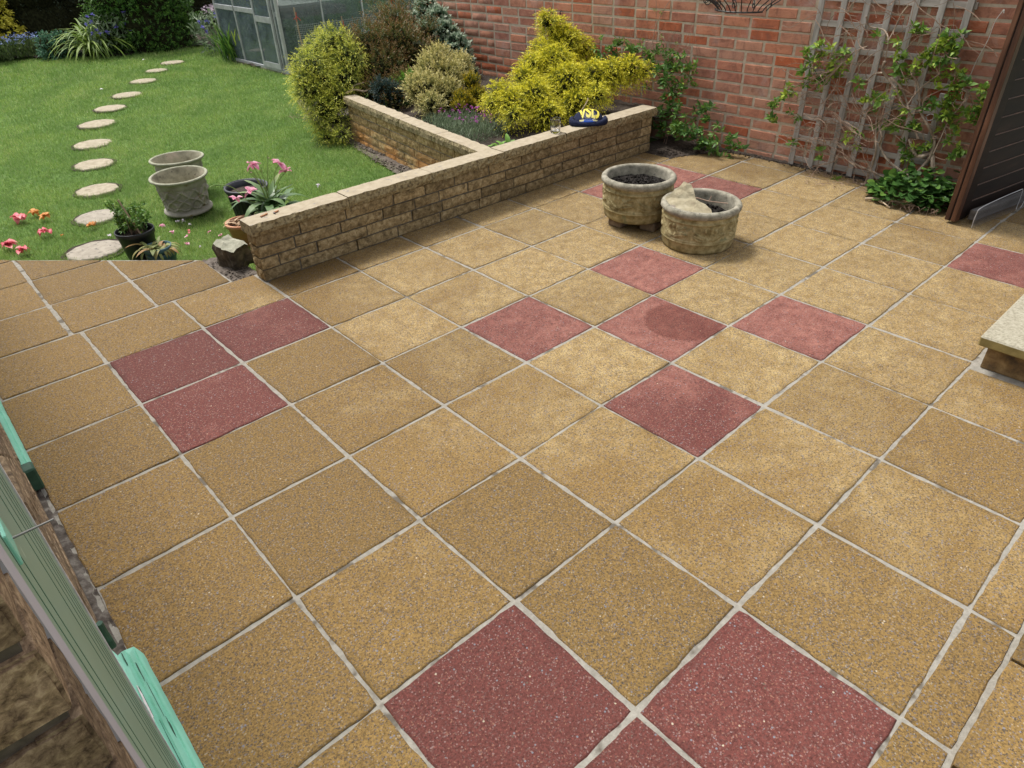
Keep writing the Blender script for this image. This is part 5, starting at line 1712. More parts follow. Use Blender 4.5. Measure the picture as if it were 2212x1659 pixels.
# stepping stones
steps_ = [("pale octagonal stepping stone %s" % s_) for s_ in
          ("farthest along the row, nearest the dark hedge", "second farthest, almost hidden by turf", "third from the far end of the row", "fourth from the far end of the row",
           "in the middle of the row, fifth from the far end", "in the middle of the row, sixth from the far end", "seventh from the far end, behind the two grey urns", "eighth from the far end, level with the rear urn",
           "large, just left of the front grey urn", "partly hidden behind the leafy black pot", "greyish, nearest the patio, beside the black pot")]
for k, (sx, sy, sr) in enumerate(STONES):
    sr *= .80
    z = zl(sx)
    rr = random.Random(k)
    nn_ = 10
    ring = [(sr * (1 + rr.uniform(-.05, .05)) * math.cos(2 * PI * (q + .3) / nn_), sr * (1 + rr.uniform(-.05, .05)) * math.sin(2 * PI * (q + .3) / nn_)) for q in range(nn_)]
    if k == 10:
        ring = [(x * 1.0, y * .92) for x, y in ring]
    V = [(x * .96, y * .96, .008) for x, y in ring] + [(x, y, .002) for x, y in ring] + [(x, y, -.05) for x, y in ring]
    F = [tuple(range(nn_))]
    for q in range(nn_):
        p = (q + 1) % nn_
        F += [(q, q + nn_, p + nn_, p), (q + nn_, q + 2 * nn_, p + 2 * nn_, p + nn_)]
    o = link("stepping_stone", pymesh("stepping_stone", V, F), "stepping_stone" if k < 9 else "grey_stone", None, (sx, sy, z - .002))
    tag(o, steps_[k], "stepping stone", "stepping stones across the lawn")
    # cut turf rim showing bare earth around the stone
    V, F = [], []
    for q in range(24):
        a = 2 * PI * q / 24
        for m_, dz in ((1.0, -.004), (1.13 + .04 * math.sin(q * 2.1 + k), .000)):
            V.append((sr * m_ * math.cos(a), sr * m_ * math.sin(a), dz))
    for q in range(24):
        p = (q + 1) % 24
        F.append((q * 2, q * 2 + 1, p * 2 + 1, p * 2))
    tag(link("soil", pymesh("soil", V, F), "soil", None, (sx, sy, z - .002)), kind="structure")

# ================================================================== CAST PLANTERS
def relief_lathe(prof, nth, body, hf, R0):
    """prof: list of (r,z); hf(theta,z)->outward offset applied to the rows whose z lies in body"""
    V = []
    for r, z in prof:
        for j in range(nth):
            th = 2 * PI * j / nth
            d = hf(th, z) if body[0] <= z <= body[1] and r > R0 else 0.0
            d += .0012 * mnoise.noise(Vector((math.cos(th) * r * 40, math.sin(th) * r * 40, z * 60)))
            V.append(((r + d) * math.cos(th), (r + d) * math.sin(th), z))
    F = []
    for i in range(len(prof) - 1):
        for j in range(nth):
            F.append((i * nth + j, i * nth + (j + 1) % nth, (i + 1) * nth + (j + 1) % nth, (i + 1) * nth + j))
    return V, F

PR = .205
NMOT = 6
def leaf_relief(th, z):
    per = 2 * PI / NMOT
    u0 = ((th + per / 2) % per - per / 2) * PR             # centred on the motif
    h = 0.0
    zc = z - .088
    for ax, az, bx, bz, w in ((.004, .004, .094, .030, .021), (-.004, .004, -.094, .030, .021), (.012, .012, .088, .072, .011), (-.010, .010, -.10, .066, .012)):
        dx, dz = bx - ax, bz - az
        L = math.hypot(dx, dz)
        t = ((u0 - ax) * dx + (zc - az) * dz) / L / L
        if -0.02 < t < 1.02:
            p = ((u0 - ax) * dz - (zc - az) * dx) / L
            bow = .010 * math.sin(PI * t)
            p += bow
            ww = w * max(0, math.sin(PI * min(1, max(0, t)) ** .8)) ** .7 * (1 + .30 * math.sin(t * 46))
            if w < .015: ww *= .7
            if abs(p) < ww:
                h = max(h, .0085 * (1 - (abs(p) / ww) ** 3) - (.0050 if abs(p) < .0016 else 0))
    for bx, bz in ((-.026, .058), (.004, .068), (.030, .056)):
        e = ((u0 - bx) / .0085) ** 2 + ((zc - bz) / .014) ** 2
        if e < 1:
            h = max(h, .0095 * (1 - e * e))
        t = (zc - .01) / (bz - .01)
        if 0 < t < 1 and abs(u0 - bx * t) < .0022:
            h = max(h, .0032)
    return h

def planter(name, label, loc, rotz, soil_z=.185, tiltx=0.0):
    t = thing(name, label, "planter", loc, rotz)
    prof = [(.0, .0), (.175, .0), (.192, .003), (.199, .010), (.204, .030), (.206, .058), (.2085, .060), (.2120, .063), (.2125, .067), (.2085, .071), (.2080, .073), (.2110, .076), (.2070, .080), (.2050, .083)]
    zz = .085
    while zz < .172:
        prof.append((.2050 + (zz - .085) * .03, zz)); zz += .0026
    prof += [(.2075, .173), (.2130, .176), (.2155, .180), (.2145, .184), (.2090, .188), (.2070, .193), (.2075, .202), (.2120, .209)]
    V, F = relief_lathe(prof, 300, (.085, .172), leaf_relief, .2)
    body = link("body", pymesh("body", V, F, True), "concrete_pot", t)
    rim = [(.2120, .209), (.2200, .215), (.2255, .224), (.2265, .233), (.2235, .243), (.2160, .250), (.2060, .2525), (.1960, .250), (.1900, .243), (.1880, .232), (.1860, .18), (.180, .12)]
    V, F = relief_lathe(rim, 72, (9, 10), leaf_relief, .2)
    link("rim", pymesh("rim", V, F, True), "concrete_rim", t)
    # soil: a lumpy surface
    V, F = [(0, 0, soil_z)], []
    nr, na = 12, 40
    for i in range(1, nr + 1):
        for j in range(na):
            r = .186 * i / nr
            a = 2 * PI * j / na
            x, y = r * math.cos(a), r * math.sin(a)
            V.append((x, y, soil_z + .012 * mnoise.noise(Vector((x * 22, y * 22, loc[0]))) + .010 * mnoise.noise(Vector((x * 60, y * 60, 3)))))
    for j in range(na):
        F.append((0, 1 + j, 1 + (j + 1) % na))
    for i in range(nr - 1):
        for j in range(na):
            F.append((1 + i * na + j, 1 + (i + 1) * na + j, 1 + (i + 1) * na + (j + 1) % na, 1 + i * na + (j + 1) % na))
    so = link("soil_fill", pymesh("soil_fill", V, F, True), "compost", t)
    bm = bmesh.new(); bmesh.ops.create_icosphere(bm, subdivisions=1, radius=1); bm.verts.index_update()
    sv = np.array([v.co[:] for v in bm.verts]); sf = np.array([[v.index for v in f.verts] for f in bm.faces]); bm.free()
    VV, FF = [], []
    for q in range(260):
        a, r = random.random() * 2 * PI, .165 * math.sqrt(random.random())
        s = random.uniform(.003, .009)
        VV.append(sv * (1 + .3 * rng.normal(size=(len(sv), 1))) * s + np.array([r * math.cos(a), r * math.sin(a), soil_z + .006])); FF.append(sf + q * len(sv))
    cr = link("crumbs", npmesh("crumbs", np.concatenate(VV), np.concatenate(FF)), "compost", t)
    cr['kind'] = 'stuff'
    return t
planter("stone_planter", "round cast stone planter raised on two brick blocks, half filled with dark compost", (2.965, -.650, .055), 2.2, .190)
p2 = planter("stone_planter", "round cast stone planter on the slabs with a pale stone wedge in it", (2.965, -1.107, 0.0), 3.0, .165)
for (x, y, lx, ly, lab, a) in ((2.99, -.775, .20, .105, "brown block under the raised planter, the one nearer the camera", .18), (2.905, -.600, .19, .10, "brown block under the raised planter, the one on its left side", .05)):
    b_ = thing("paver_block", lab, "block", (x, y, 0.0), a, "blocks under the raised planter")
    MB().box(-lx / 2, lx / 2, -ly / 2, ly / 2, 0, .0545, bev=.008).obj("block", "paver_block", b_)
# stone wedge leaning in the second planter
V = [(-.135, -.045, -.020), (.140, -.085, -.014), (.120, -.010, .004), (.03, .035, .018), (-.01, .105, .066), (-.055, .120, .060), (-.085, .085, .040), (-.14, .02, .0)]
top = [Vector(v) for v in V]
Vw = [tuple(v) for v in top] + [(v.x * .97, v.y * .97, v.z - .050) for v in top]
n_ = len(top)
Fw = [tuple(range(n_)), tuple(range(n_, 2 * n_))[::-1]] + [(i + n_, (i + 1) % n_ + n_, (i + 1) % n_, i) for i in range(n_)]
bm = bmesh.new()
bv = [bm.verts.new(v) for v in Vw]
for f in Fw: bm.faces.new([bv[i] for i in f])
bmesh.ops.recalc_face_normals(bm, faces=bm.faces[:])
bmesh.ops.triangulate(bm, faces=bm.faces[:])
for _ in range(3):
    bmesh.ops.subdivide_edges(bm, edges=[e for e in bm.edges if e.calc_length() > .02], cuts=1)
    bmesh.ops.triangulate(bm, faces=bm.faces[:])
for v in bm.verts:
    v.co += Vector((mnoise.noise(v.co * 26), mnoise.noise(v.co * 26 + Vector((9, 0, 0))), mnoise.noise(v.co * 22 + Vector((0, 5, 0))))) * .007
me = bpy.data.meshes.new("stone_wedge"); bm.to_mesh(me); bm.free()
o = link("stone_wedge", me, "sandstone_wedge", None, (2.915, -1.065, .232))
o.rotation_euler = (math.radians(12), math.radians(10), math.radians(-52))
tag(o, "pale sandstone wedge lying across the top of the front planter", "stone")
tw = MB().tube(smoothpath([(2.985, -.975, .235), (3.01, -1.04, .238), (3.02, -1.12, .235), (3.05, -1.225, .24)], 5), .0045, 6, True, .003)
tw.tube([(3.02, -1.12, .235), (3.035, -1.125, .262)], .0028, 5).tube([(3.01, -1.03, .238), (2.99, -1.035, .255)], .0022, 5)
tag(tw.obj("fallen_twig", "twig"), "thin reddish twig lying in the front planter beside the pale stone", "twig")

# ================================================================== LATTICE URNS
def lattice(th, z, rr=.15):
    n = 11
    v = (z - .06) / .155
    a = th * n / (2 * PI)
    s = .10 * math.sin(v * 4 * PI)
    h = 0
    for f in (a + v * 2.3 + s, a - v * 2.3 - s):
        d = abs((f + .5) % 1 - .5)
        if d < .16:
            h = max(h, .0085 * (1 - (d / .16) ** 4) + (.0020 if d < .05 else 0))
    return h
def urn(label, loc, rotz, tilt=(0, 0)):
    t = thing("lattice_urn", label, "urn", loc, rotz, "grey lattice urns on the lawn")
    t.rotation_euler = (tilt[0], tilt[1], rotz)
    prof = [(.0, .020), (.145, .020), (.160, .023), (.168, .030), (.167, .040), (.156, .047), (.149, .050), (.147, .062), (.1435, .064)]
    zz = .066
    while zz < .212:
        prof.append((.1435 + .018 * ((zz - .066) / .146) ** 1.5, zz)); zz += .0032
    prof += [(.1635, .213), (.1670, .215), (.1670, .236), (.1730, .250), (.1830, .260)]
    V, F = relief_lathe(prof, 224, (.066, .212), lattice, .1)
    link("body", pymesh("body", V, F, True), "urn_stone", t)
    V, F = relief_lathe([(.1830, .260), (.1920, .264), (.1970, .270), (.1965, .277), (.1900, .281), (.1820, .281), (.1780, .276)], 64, (9, 10), lattice, .1)
    link("rim", pymesh("rim", V, F, True), "urn_rim", t)
    V, F = relief_lathe([(.1780, .276), (.168, .250), (.152, .20), (.140, .10), (.120, .075), (.0, .070)], 48, (9, 10), lattice, .1)
    link("inside", pymesh("inside", V, F, True), "urn_inside", t)
    for k in range(4):
        a = PI / 4 + k * PI / 2
        MB().box(-.035, .035, -.022, .022, 0, .022, M=Matrix.Translation((.115 * math.cos(a), .115 * math.sin(a), 0)) @ Matrix.Rotation(a + PI / 2, 4, 'Z'), bev=.004).obj("foot", "urn_stone", t)
urn("grey lattice-patterned stone urn on the lawn, the nearer of the two", (1.12, 1.985, zl(1.12) - .004), .3, (.02, -.03))
urn("grey lattice-patterned stone urn on the lawn, half hidden behind the nearer one", (1.262, 2.41, zl(1.26) - .004), 1.1, (.0, .02))

# ================================================================== POTS BY THE PATIO EDGE
def simple_pot(name, label, cat, loc, rb, rt_, h, mat, lip=.008, soil=None, n=36, group=None):
    t = thing(name, label, cat, loc, 0, group)
    MB().lathe([(0, 0), (rb, 0), (rb + .002, .004), (rt_ - .004, h - .03), (rt_ + lip * .5, h - .028), (rt_ + lip, h - .006), (rt_ + lip * .7, h), (rt_ - .002, h), (rt_ - .006, h - .03), (rb, .02)], n).obj("pot_wall", mat, t, True)
    if soil:
        V, F = [], []
        MB().lathe([(0, h - .035), (rt_ * .5, h - .03), (rt_ - .005, h - .04)], 20).obj("soil_fill", soil, t, True)
    return t
simple_pot("black_pot", "tall black plastic pot holding a leafy young shrub at the patio edge", "pot", (.584, 1.345, -.1), .080, .110, .20, "black_plastic", .005, "soil")
t, of = plant("young_shrub", "leafy young green shrub with thin bare stems growing in the black pot", "shrub", (.584, 1.345, .065))
mb = MB()
tips = []
for q in range(26):
    a = rt.uniform(0, 2 * PI); r0 = rt.uniform(.0, .08)
    b0 = Vector((.584 + r0 * math.cos(a), 1.345 + r0 * math.sin(a), .062))
    r1 = rt.uniform(.03, .19)
    b1 = Vector((.600 + r1 * math.cos(a), 1.36 + r1 * math.sin(a), rt.uniform(.11, .24)))
    mid = b0.lerp(b1, .5) + Vector((0, 0, .03))
    mb.tube(smoothpath([b0, mid, b1], 3), .0022, 4, False, .001)
    for k in range(9):
        t_ = .30 + .70 * k / 8
        tips.append((*(b0.lerp(b1, t_) + Vector((0, 0, .03 * math.sin(PI * t_)))), 1.4))
put(mb.obj("stems", "twig", t), of)
put(leaf_cluster_mesh("leaves", tips, .026, .48, 5.0, "green_leaf", t, .016, .45), of)
tag(MB().tube([(.60, 1.27, .06), (.55, 1.32, .30)], .0065, 4).obj("wooden_stake", "cane"), "flat wooden stake leaning in the black pot", "stake")
simple_pot("teal_pot", "lower and outer of the two nested teal plastic pots beside the patio edge", "pot", (.648, 1.168, -.1), .066, .087, .090, "teal_plastic", .003, None, group="nested teal pots")
simple_pot("teal_pot", "upper teal plastic pot holding withered bulb leaves, nested in the outer one", "pot", (.636, 1.160, -.070), .064, .078, .100, "teal_plastic", .005, "soil", group="nested teal pots")
t, of = plant("withered_bulbs", "withered brown and yellow green bulb leaves flopping out of the teal pot", "plant", (.636, 1.16, -.005))
for k in range(48):
    a = k * 2.4
    leaf_obj("leaf", random.uniform(.08, .17), random.uniform(.016, .030), random.uniform(1.6, 3.4), k, "withered_leaf", t, a, random.uniform(.75, 1.35),
             (random.uniform(-.045, .045), random.uniform(-.045, .045), 0), random.uniform(0, .5), random.uniform(.4, 1.0), n=9)

# bucket with tulips
bk = simple_pot("bucket", "dark grey ribbed bucket behind the end of the low wall", "bucket", (1.365, 1.43, zl(1.36)), .105, .135, .25, "grey_black_plastic", .012, "soil", 40)
for k in range(26):
    a = 2 * PI * k / 26
    MB().tube([(.1085 * math.cos(a), .1085 * math.sin(a), .02), (.131 * math.cos(a), .131 * math.sin(a), .20)], .0022, 4).obj("rib", "grey_black_plastic", bk)
MB().tube(smoothpath([(-.147 * math.cos(a * PI / 12), .147 * math.sin(a * PI / 12), .245 + .006 * math.sin(a * PI / 12)) for a in range(2, 11)], 2), .004, 6).obj("handle", "grey_black_plastic", bk)
bulb, of2 = plant("tulips", "fading pink tulips with drooping broad leaves growing from a pot behind the low wall", "flowers", (1.385, 1.125, .02))
for k in range(38):
    a = k * 2.4
    leaf_obj("leaf", random.uniform(.20, .33), random.uniform(.038, .064), random.uniform(.9, 2.7), k + 50, "tulip_leaf", bulb, a, random.uniform(.55, 1.45),
             (random.uniform(-.075, .075), random.uniform(-.06, .06), .03), random.uniform(-.1, .25), random.uniform(.3, 1.0), n=9)
HEADS = [(-.03, .08, .33, 1, 5), (.11, -.02, .325, 1, 5), (.125, -.045, .27, 1, 4), (-.105, .03, .18, .9, 5), (-.20, .05, .155, .8, 4), (.06, .03, .36, .25, 1), (-.07, .05, .29, .25, 1), (.02, .09, .27, .25, 1), (-.05, .10, .30, .3, 1)]
def tulip(hx, hy, hz, sc, npet, k):
    P = smoothpath([(random.uniform(-.03, .03), random.uniform(-.03, .03), .03), (hx * .5, hy * .5, hz * .75), (hx, hy, hz)], 5)
    sm = MB().tube(P, .0032, 6, True, .0024).obj("stem", "lime_leaf_solid", bulb)
    for q in range(npet):
        V, F = strap_leaf(.062 * sc, .040 * sc, random.uniform(.4, 1.0), k * 9 + q, 5, fold=.30)
        V = np.array(V)
        u = V[:, 0] / (.062 * sc)
        me = npmesh("petal", V, np.array(F), np.clip(.15 + np.abs(V[:, 1]) / (.022 * sc) * .8 * (1 - .3 * u), 0, 1), smooth=True)
        o = link("petal", me, "pink_petal", bulb, (hx, hy, hz))
        o.rotation_euler = (Matrix.Rotation(q * 2 * PI / max(npet, 3) + k, 3, 'Z') @ Matrix.Rotation(-random.uniform(-.7, 1.0), 3, 'Y')).to_euler()
    if npet < 3:
        MB().tube([(hx, hy, hz), (hx + .004, hy, hz + .022)], .005, 6, True, .003).obj("seed_head", "lime_leaf_solid", bulb)
simple("lime_leaf_solid", [(0.3, (.12, .20, .05)), (0.7, (.24, .32, .09))], 20, .6)
for k, h in enumerate(HEADS):
    tulip(*h, k)
for P in ([(-.08, .02, .04), (-.17, .12, .20), (-.26, .16, .235), (-.31, .15, .235)],):
    MB().tube(smoothpath(P, 6), .0025, 6).obj("stem", "lime_leaf_solid", bulb)
tp_ = simple_pot("tulip_pot", "black pot of dry straw and tulips pressed against the back of the low wall", "pot", (1.40, 1.115, -.10), .10, .125, .15, "black_plastic", .005, "soil")
ter = simple_pot("terracotta_pot", "terracotta pot full of dry curled leaves behind the end of the low wall", "pot", (1.166, 1.115, -.10), .075, .100, .150, "terracotta", .010, "soil")
dl, of3 = plant("dry_leaves", "dry straw coloured curled leaves filling the terracotta pot", "dry leaves", (1.166, 1.115, .035))
for k in range(40):
    leaf_obj("leaf", random.uniform(.05, .12), random.uniform(.008, .018), random.uniform(1.0, 3.2), k, "straw_leaf", dl, k * 2.4, random.uniform(.1, .9), (random.uniform(-.06, .06), random.uniform(-.06, .06), random.uniform(-.01, .02)), 0, random.uniform(.5, 1), n=6)
dl, of3 = plant("straw_litter", "dry straw and brown litter piled behind the low wall under the tulips", "dry leaves", (1.42, .99, .05))
for k in range(60):
    leaf_obj("leaf", random.uniform(.04, .10), random.uniform(.006, .014), random.uniform(.5, 2.8), k, "straw_leaf", dl, k * 2.4, random.uniform(0, .7), (random.uniform(-.13, .13), random.uniform(-.06, .07), random.uniform(0, .03)), 0, random.uniform(.3, 1), n=5)

# rock by the wall end
def rock(name, label, loc, dims, seed, rot):
    bm = bmesh.new()
    bmesh.ops.create_cube(bm, size=1)
    bmesh.ops.subdivide_edges(bm, edges=bm.edges[:], cuts=4, use_grid_fill=True)
    for v in bm.verts:
        p = v.co.copy()
        v.co = Vector((p.x * dims[0] * (1 - .25 * (p.z + .5)), p.y * dims[1], p.z * dims[2]))
        v.co += Vector((mnoise.noise(p * 2.2 + Vector((seed, 0, 0))), mnoise.noise(p * 2.2 + Vector((0, seed, 0))), mnoise.noise(p * 2.2 + Vector((0, 0, seed))))) * .030
        v.co += Vector((mnoise.noise(p * 7 + Vector((seed, 0, 0))), mnoise.noise(p * 7 + Vector((0, seed, 0))), mnoise.noise(p * 7 + Vector((0, 0, seed))))) * .008
    me = bpy.data.meshes.new(name); bm.to_mesh(me); bm.free()
    me.materials.append(MATS["rock"]); me.materials.append(MATS["rock_top"])
    for p in me.polygons: p.material_index = 1 if p.normal.z > .6 else 0  # faces pointing up take the paler material
    o = link(name, me, None, None, loc); o.rotation_euler = rot
    return tag(o, label, "rock")
rock("rock", "rough dark rock with a pale top leaning against the end of the low wall", (.905, .655, .042), (.155, .175, .150), 4.0, (.10, -.16, .15))

# ================================================================== THINGS ON THE LOW WALL
ZC = .3355
# tumbler
tb = thing("glass_tumbler", "clear cut glass tumbler standing on the coping of the low wall", "glass", (3.222, .316, ZC))
V, F = [], []
nth = 48
prof = [(.0, .004), (.026, .004), (.031, .0), (.034, .004), (.036, .016), (.0365, .030), (.038, .045), (.0390, .060), (.0398, .092), (.0402, .096), (.0392, .098), (.0378, .096), (.0372, .060), (.0350, .022), (.030, .014), (.0, .013)]
for i, (r, z) in enumerate(prof):
    for j in range(nth):
        th = 2 * PI * j / nth
        d = 0
        if .002 < z < .056 and r > .03 and i < 8:
            d = -.0016 * (1 if (j % 4) < 2 else 0) * (1 if z > .01 else .5)
        V.append(((r + d) * math.cos(th), (r + d) * math.sin(th), z))
for i in range(len(prof) - 1):
    for j in range(nth):
        F.append((i * nth + j, i * nth + (j + 1) % nth, (i + 1) * nth + (j + 1) % nth, (i + 1) * nth + j))
link("glass_body", pymesh("glass_body", V, F, True), "tumbler_glass", tb)

# knitted hat: local x along the wall view, y away, z up
HA = math.atan2(-.72, .69)
hat = thing("knitted_hat", "navy knitted hat with blue and cream stripes and yellow letters lying on the low wall", "hat", (3.555, .305, ZC), HA)
def dome(x, y):
    a = (x / .115) ** 2 + ((y - .025) / .090) ** 2
    t = min(1, max(0, (y + .06) / .10))
    return (.052 + .042 * t) * max(0, 1 - a) ** .42
V, F = [], []
NX_, NY_ = 28, 18
for i in range(NX_ + 1):
    for j in range(NY_ + 1):
        u, v = 2 * i / NX_ - 1, 2 * j / NY_ - 1
        x = .113 * u * math.sqrt(max(0, 1 - v * v / 2)); y = .025 + .088 * v * math.sqrt(max(0, 1 - u * u / 2))
        V.append((x, y, dome(x, y) + .003 * mnoise.noise(Vector((x * 30, y * 30, 0)))))
for i in range(NX_):
    for j in range(NY_):
        a_ = i * (NY_ + 1) + j
        F.append((a_, a_ + NY_ + 1, a_ + NY_ + 2, a_ + 1))
me = pymesh("crown", V, F, True)
for m_ in ("navy_wool", "blue_wool", "cream_stripe"): me.materials.append(MATS[m_])
for p in me.polygons:
    y, x = p.center.y, p.center.x
    yl = -.045 + .10 * (x / .115) ** 2 * .35
    p.material_index = 1 if y < -.046 else (2 if y < -.039 else 0)
link("crown", me, None, hat)
# rolled cuff: flat double roll in front
P = [(-.118, -.020, .034), (-.122, -.045, .026), (-.105, -.070, .024), (-.05, -.082, .017), (0, -.082, .014), (.05, -.080, .018), (.100, -.066, .026), (.122, -.040, .027), (.120, -.012, .034)]
cuff = MB()
PP = smoothpath(P, 5)
n = 12
Vc = []
for i, p in enumerate(PP):
    t = i / (len(PP) - 1)
    hgt = .030 - .015 * math.sin(PI * t) ** 2
    tg = (PP[min(i + 1, len(PP) - 1)] - PP[max(i - 1, 0)]).normalized()
    nr = Vector((-tg.y, tg.x, 0)).normalized()
    for j in range(n):
        a = 2 * PI * j / n
        Vc.append(Vector((p.x, p.y, hgt)) + nr * .020 * math.cos(a) + Vector((0, 0, 1)) * (hgt - .0005) * math.sin(a))
Fc = [(i * n + j, i * n + (j + 1) % n, (i + 1) * n + (j + 1) % n, (i + 1) * n + j) for i in range(len(PP) - 1) for j in range(n)] + [tuple(range(n))[::-1], tuple((len(PP) - 1) * n + j for j in range(n))]
cuff.add(Vc, Fc)
cuff.obj("cuff", "navy_wool", hat, True)
def text_mesh(body, size):
    cu = bpy.data.curves.new("lettering", 'FONT')
    cu.body = body; cu.size = size; cu.offset = .0032; cu.align_x = 'CENTER'
    to = bpy.data.objects.new("lettering", cu)
    COL.objects.link(to)
    dg = bpy.context.evaluated_depsgraph_get()
    me_ = bpy.data.meshes.new_from_object(to.evaluated_get(dg))
    bpy.data.objects.remove(to)
    return me_
me = text_mesh("VSD", .082)
bm = bmesh.new(); bm.from_mesh(me)
bmesh.ops.triangulate(bm, faces=bm.faces[:])
for _ in range(2):
    bmesh.ops.subdivide_edges(bm, edges=[e for e in bm.edges if e.calc_length() > .008], cuts=1)
    bmesh.ops.triangulate(bm, faces=bm.faces[:])
xs_ = [v.co.x for v in bm.verts]; xc = (min(xs_) + max(xs_)) / 2
for v in bm.verts:
    x, y = (v.co.x - xc) * 1.0 + .004, v.co.y * 1.45 - .030
    v.co = Vector((x, y, dome(x, y) + .0035))
bm.to_mesh(me); bm.free()
me.materials.clear()
link("lettering", me, "yellow_print", hat)
# safety glasses lying on the hat
sg = thing("safety_glasses", "clear plastic safety glasses resting on the knitted hat", "glasses", (3.555, .305, ZC), HA)
fr = MB().tube(smoothpath([(-.045, -.030, .080), (-.05, -.066, .062), (-.02, -.088, .046), (.02, -.090, .044), (.045, -.080, .052), (.052, -.045, .075), (.030, -.005, .088)], 5), .0016, 6)
fr.tube(smoothpath([(-.045, -.030, .080), (-.042, -.01, .098), (-.038, .0, .108)], 4), .0022, 6)
fr.obj("frame", "lens_plastic", sg)
V, F = [], []
for i in range(13):
    t = i / 12
    x = -.048 + .096 * t
    y = -.066 - .022 * math.sin(PI * t)
    for k in range(4):
        V.append((x * (1 - .08 * k), y + .012 * k, .052 + .016 * (1 - math.sin(PI * t)) + .011 * k))
for i in range(12):
    for k in range(3):
        a_ = i * 4 + k
        F.append((a_, a_ + 4, a_ + 5, a_ + 1))
link("lens", pymesh("lens", V, F, True), "lens_plastic", sg)
MB().tube([(.028, -.088, .050), (.044, -.081, .056)], .0034, 6).obj("hinge", "wire", sg)

for (x, y, L, W, a, mt, lab, cat) in ((1.005, .318, .050, .008, -.62, "wood_chip", "long reddish wood splinter on the left end of the low wall coping", "wood chip"),
                                 (1.075, .318, .036, .009, .55 - 1.1, "wood_chip", "short brown wood splinter on the left end of the low wall coping", "wood chip"),
                                 (1.058, .305, .014, .005, .9, "dull_wire", "tiny grey metal clip between the wood splinters on the low wall", "clip")):
    o = MB().box(-L / 2, L / 2, -W / 2, W / 2, 0, .006, bev=.001).obj("wood_splinter" if mt == "wood_chip" else "metal_clip", mt, None, loc=(x, y, ZC + .0005))
    o.rotation_euler = (0, 0, a + .95)
    tag(o, lab, cat)

# ================================================================== FALLEN PETALS
PET = [(.18, 2.70, .075, "red_petal", "heap of crumpled pink petals on the lawn, farthest left"), (.28, 2.77, .05, "orange_petal", "pale orange crumpled petals just behind the pink heap on the lawn"),
       (.31, 2.61, .05, "orange_petal", "brownish orange petals right of the pink petal heap"), (.24, 2.28, .055, "red_petal", "bright pink curled petals on the lawn between the heap and the patio"),
       (.51, 2.18, .045, "orange_petal", "orange curled petal just left of the leafy black pot"), (-.01, 2.21, .065, "red_petal", "large pink petals on the lawn at the left edge of the photo"),
       (.05, 2.04, .055, "red_petal", "pink petals on the lawn touching the patio edge at far left"), (.31, 2.13, .022, "orange_petal", "tiny tan petal on the lawn left of the black pot"),
       (.54, 1.89, .022, "white_petal", "small pinkish petal by the greyish stepping stone"), (.86, 1.80, .034, "pink_petal", "crumpled mauve petal behind the teal pots"),
       (.95, 1.78, .036, "white_petal", "pale lilac petal in front of the near urn, left of its pair"), (.995, 1.76, .034, "white_petal", "pale lilac petal in front of the near urn, right of its pair"),
       (1.00, 1.67, .022, "white_petal", "small white petal right of the lilac pair"), (.86, 1.62, .028, "pink_petal", "pink petal midway between the teal pots and the near urn"),
       (.95, 1.54, .024, "red_petal", "dark pink petal below the lilac pair"), (.91, 1.45, .026, "pink_petal", "narrow mauve petal right of the teal pots"),
       (1.04, 1.42, .026, "pink_petal", "single pink petal between the teal pots and the terracotta pot"), (1.07, 1.30, .022, "pink_petal", "tiny pink petal beside the terracotta pot"),
       (.85, 1.34, .030, "pink_petal", "flat pink striped petal on the grass near the patio corner"), (.90, 1.23, .020, "white_petal", "small white petal near the patio corner"),
       (1.98, 1.62, .030, "white_petal", "pale petal on the lawn just behind the low wall")]
for k, (x, y, s, mt, lab) in enumerate(PET):
    t = thing("fallen_petals" if s > .04 else "fallen_petal", lab, "petals" if s > .04 else "petal", (x, y, zl(x) + .022))
    rp_ = random.Random(k)
    for q in range(9 if s > .04 else 3):
        leaf_obj("petal", s * rp_.uniform(.6, 1.0), s * rp_.uniform(.5, .8), rp_.uniform(.6, 2.2), k * 7 + q, mt, t, rp_.uniform(0, 6.28), rp_.uniform(-.1, .8), (rp_.uniform(-.3, .3) * s, rp_.uniform(-.3, .3) * s, rp_.uniform(0, .3) * s), rp_.uniform(0, .5), rp_.uniform(.5, 1), n=5, fold=.3)

# ================================================================== BORDER AT THE BACK
t, of = plant("box_bush", "big clipped green box bush at the back of the lawn", "bush", (3.70, 10.2, -.04))
BOX = [(3.62, 10.15, .35, .62), (3.85, 10.2, .75, .58), (3.40, 10.2, .80, .52), (3.72, 10.1, .05, .60), (4.05, 10.3, .30, .45), (3.25, 10.2, .25, .42), (3.6, 10.3, 1.2, .6)]
put(foliage("foliage", BOX, "box_leaf", t, 5200, .13, 8, .040, .021, outw=.9, upw=.4, droop=.05, tipgain=.45, angle=1.0, corek=.86, inner=.8), of)
t, of = plant("dark_hedge", "tall dark evergreen hedge behind the back border", "hedge", (3.0, 12.8, -.04))
HG = [(x, 12.9 + .3 * math.sin(x * 2), z, .75) for x in np.arange(-1.5, 9.5, .8) for z in (.2, .95, 1.7)]
o = put(foliage("foliage", HG, "dark_leaf", t, 7000, .22, 7, .06, .022, outw=.8, upw=.2, droop=.4, tipgain=.5, corek=.92, inner=.8), of); o['kind'] = 'stuff'
t, of = plant("yellow_shrub", "bright yellow leaved shrub in the far left corner", "shrub", (1.95, 12.0, -.04))
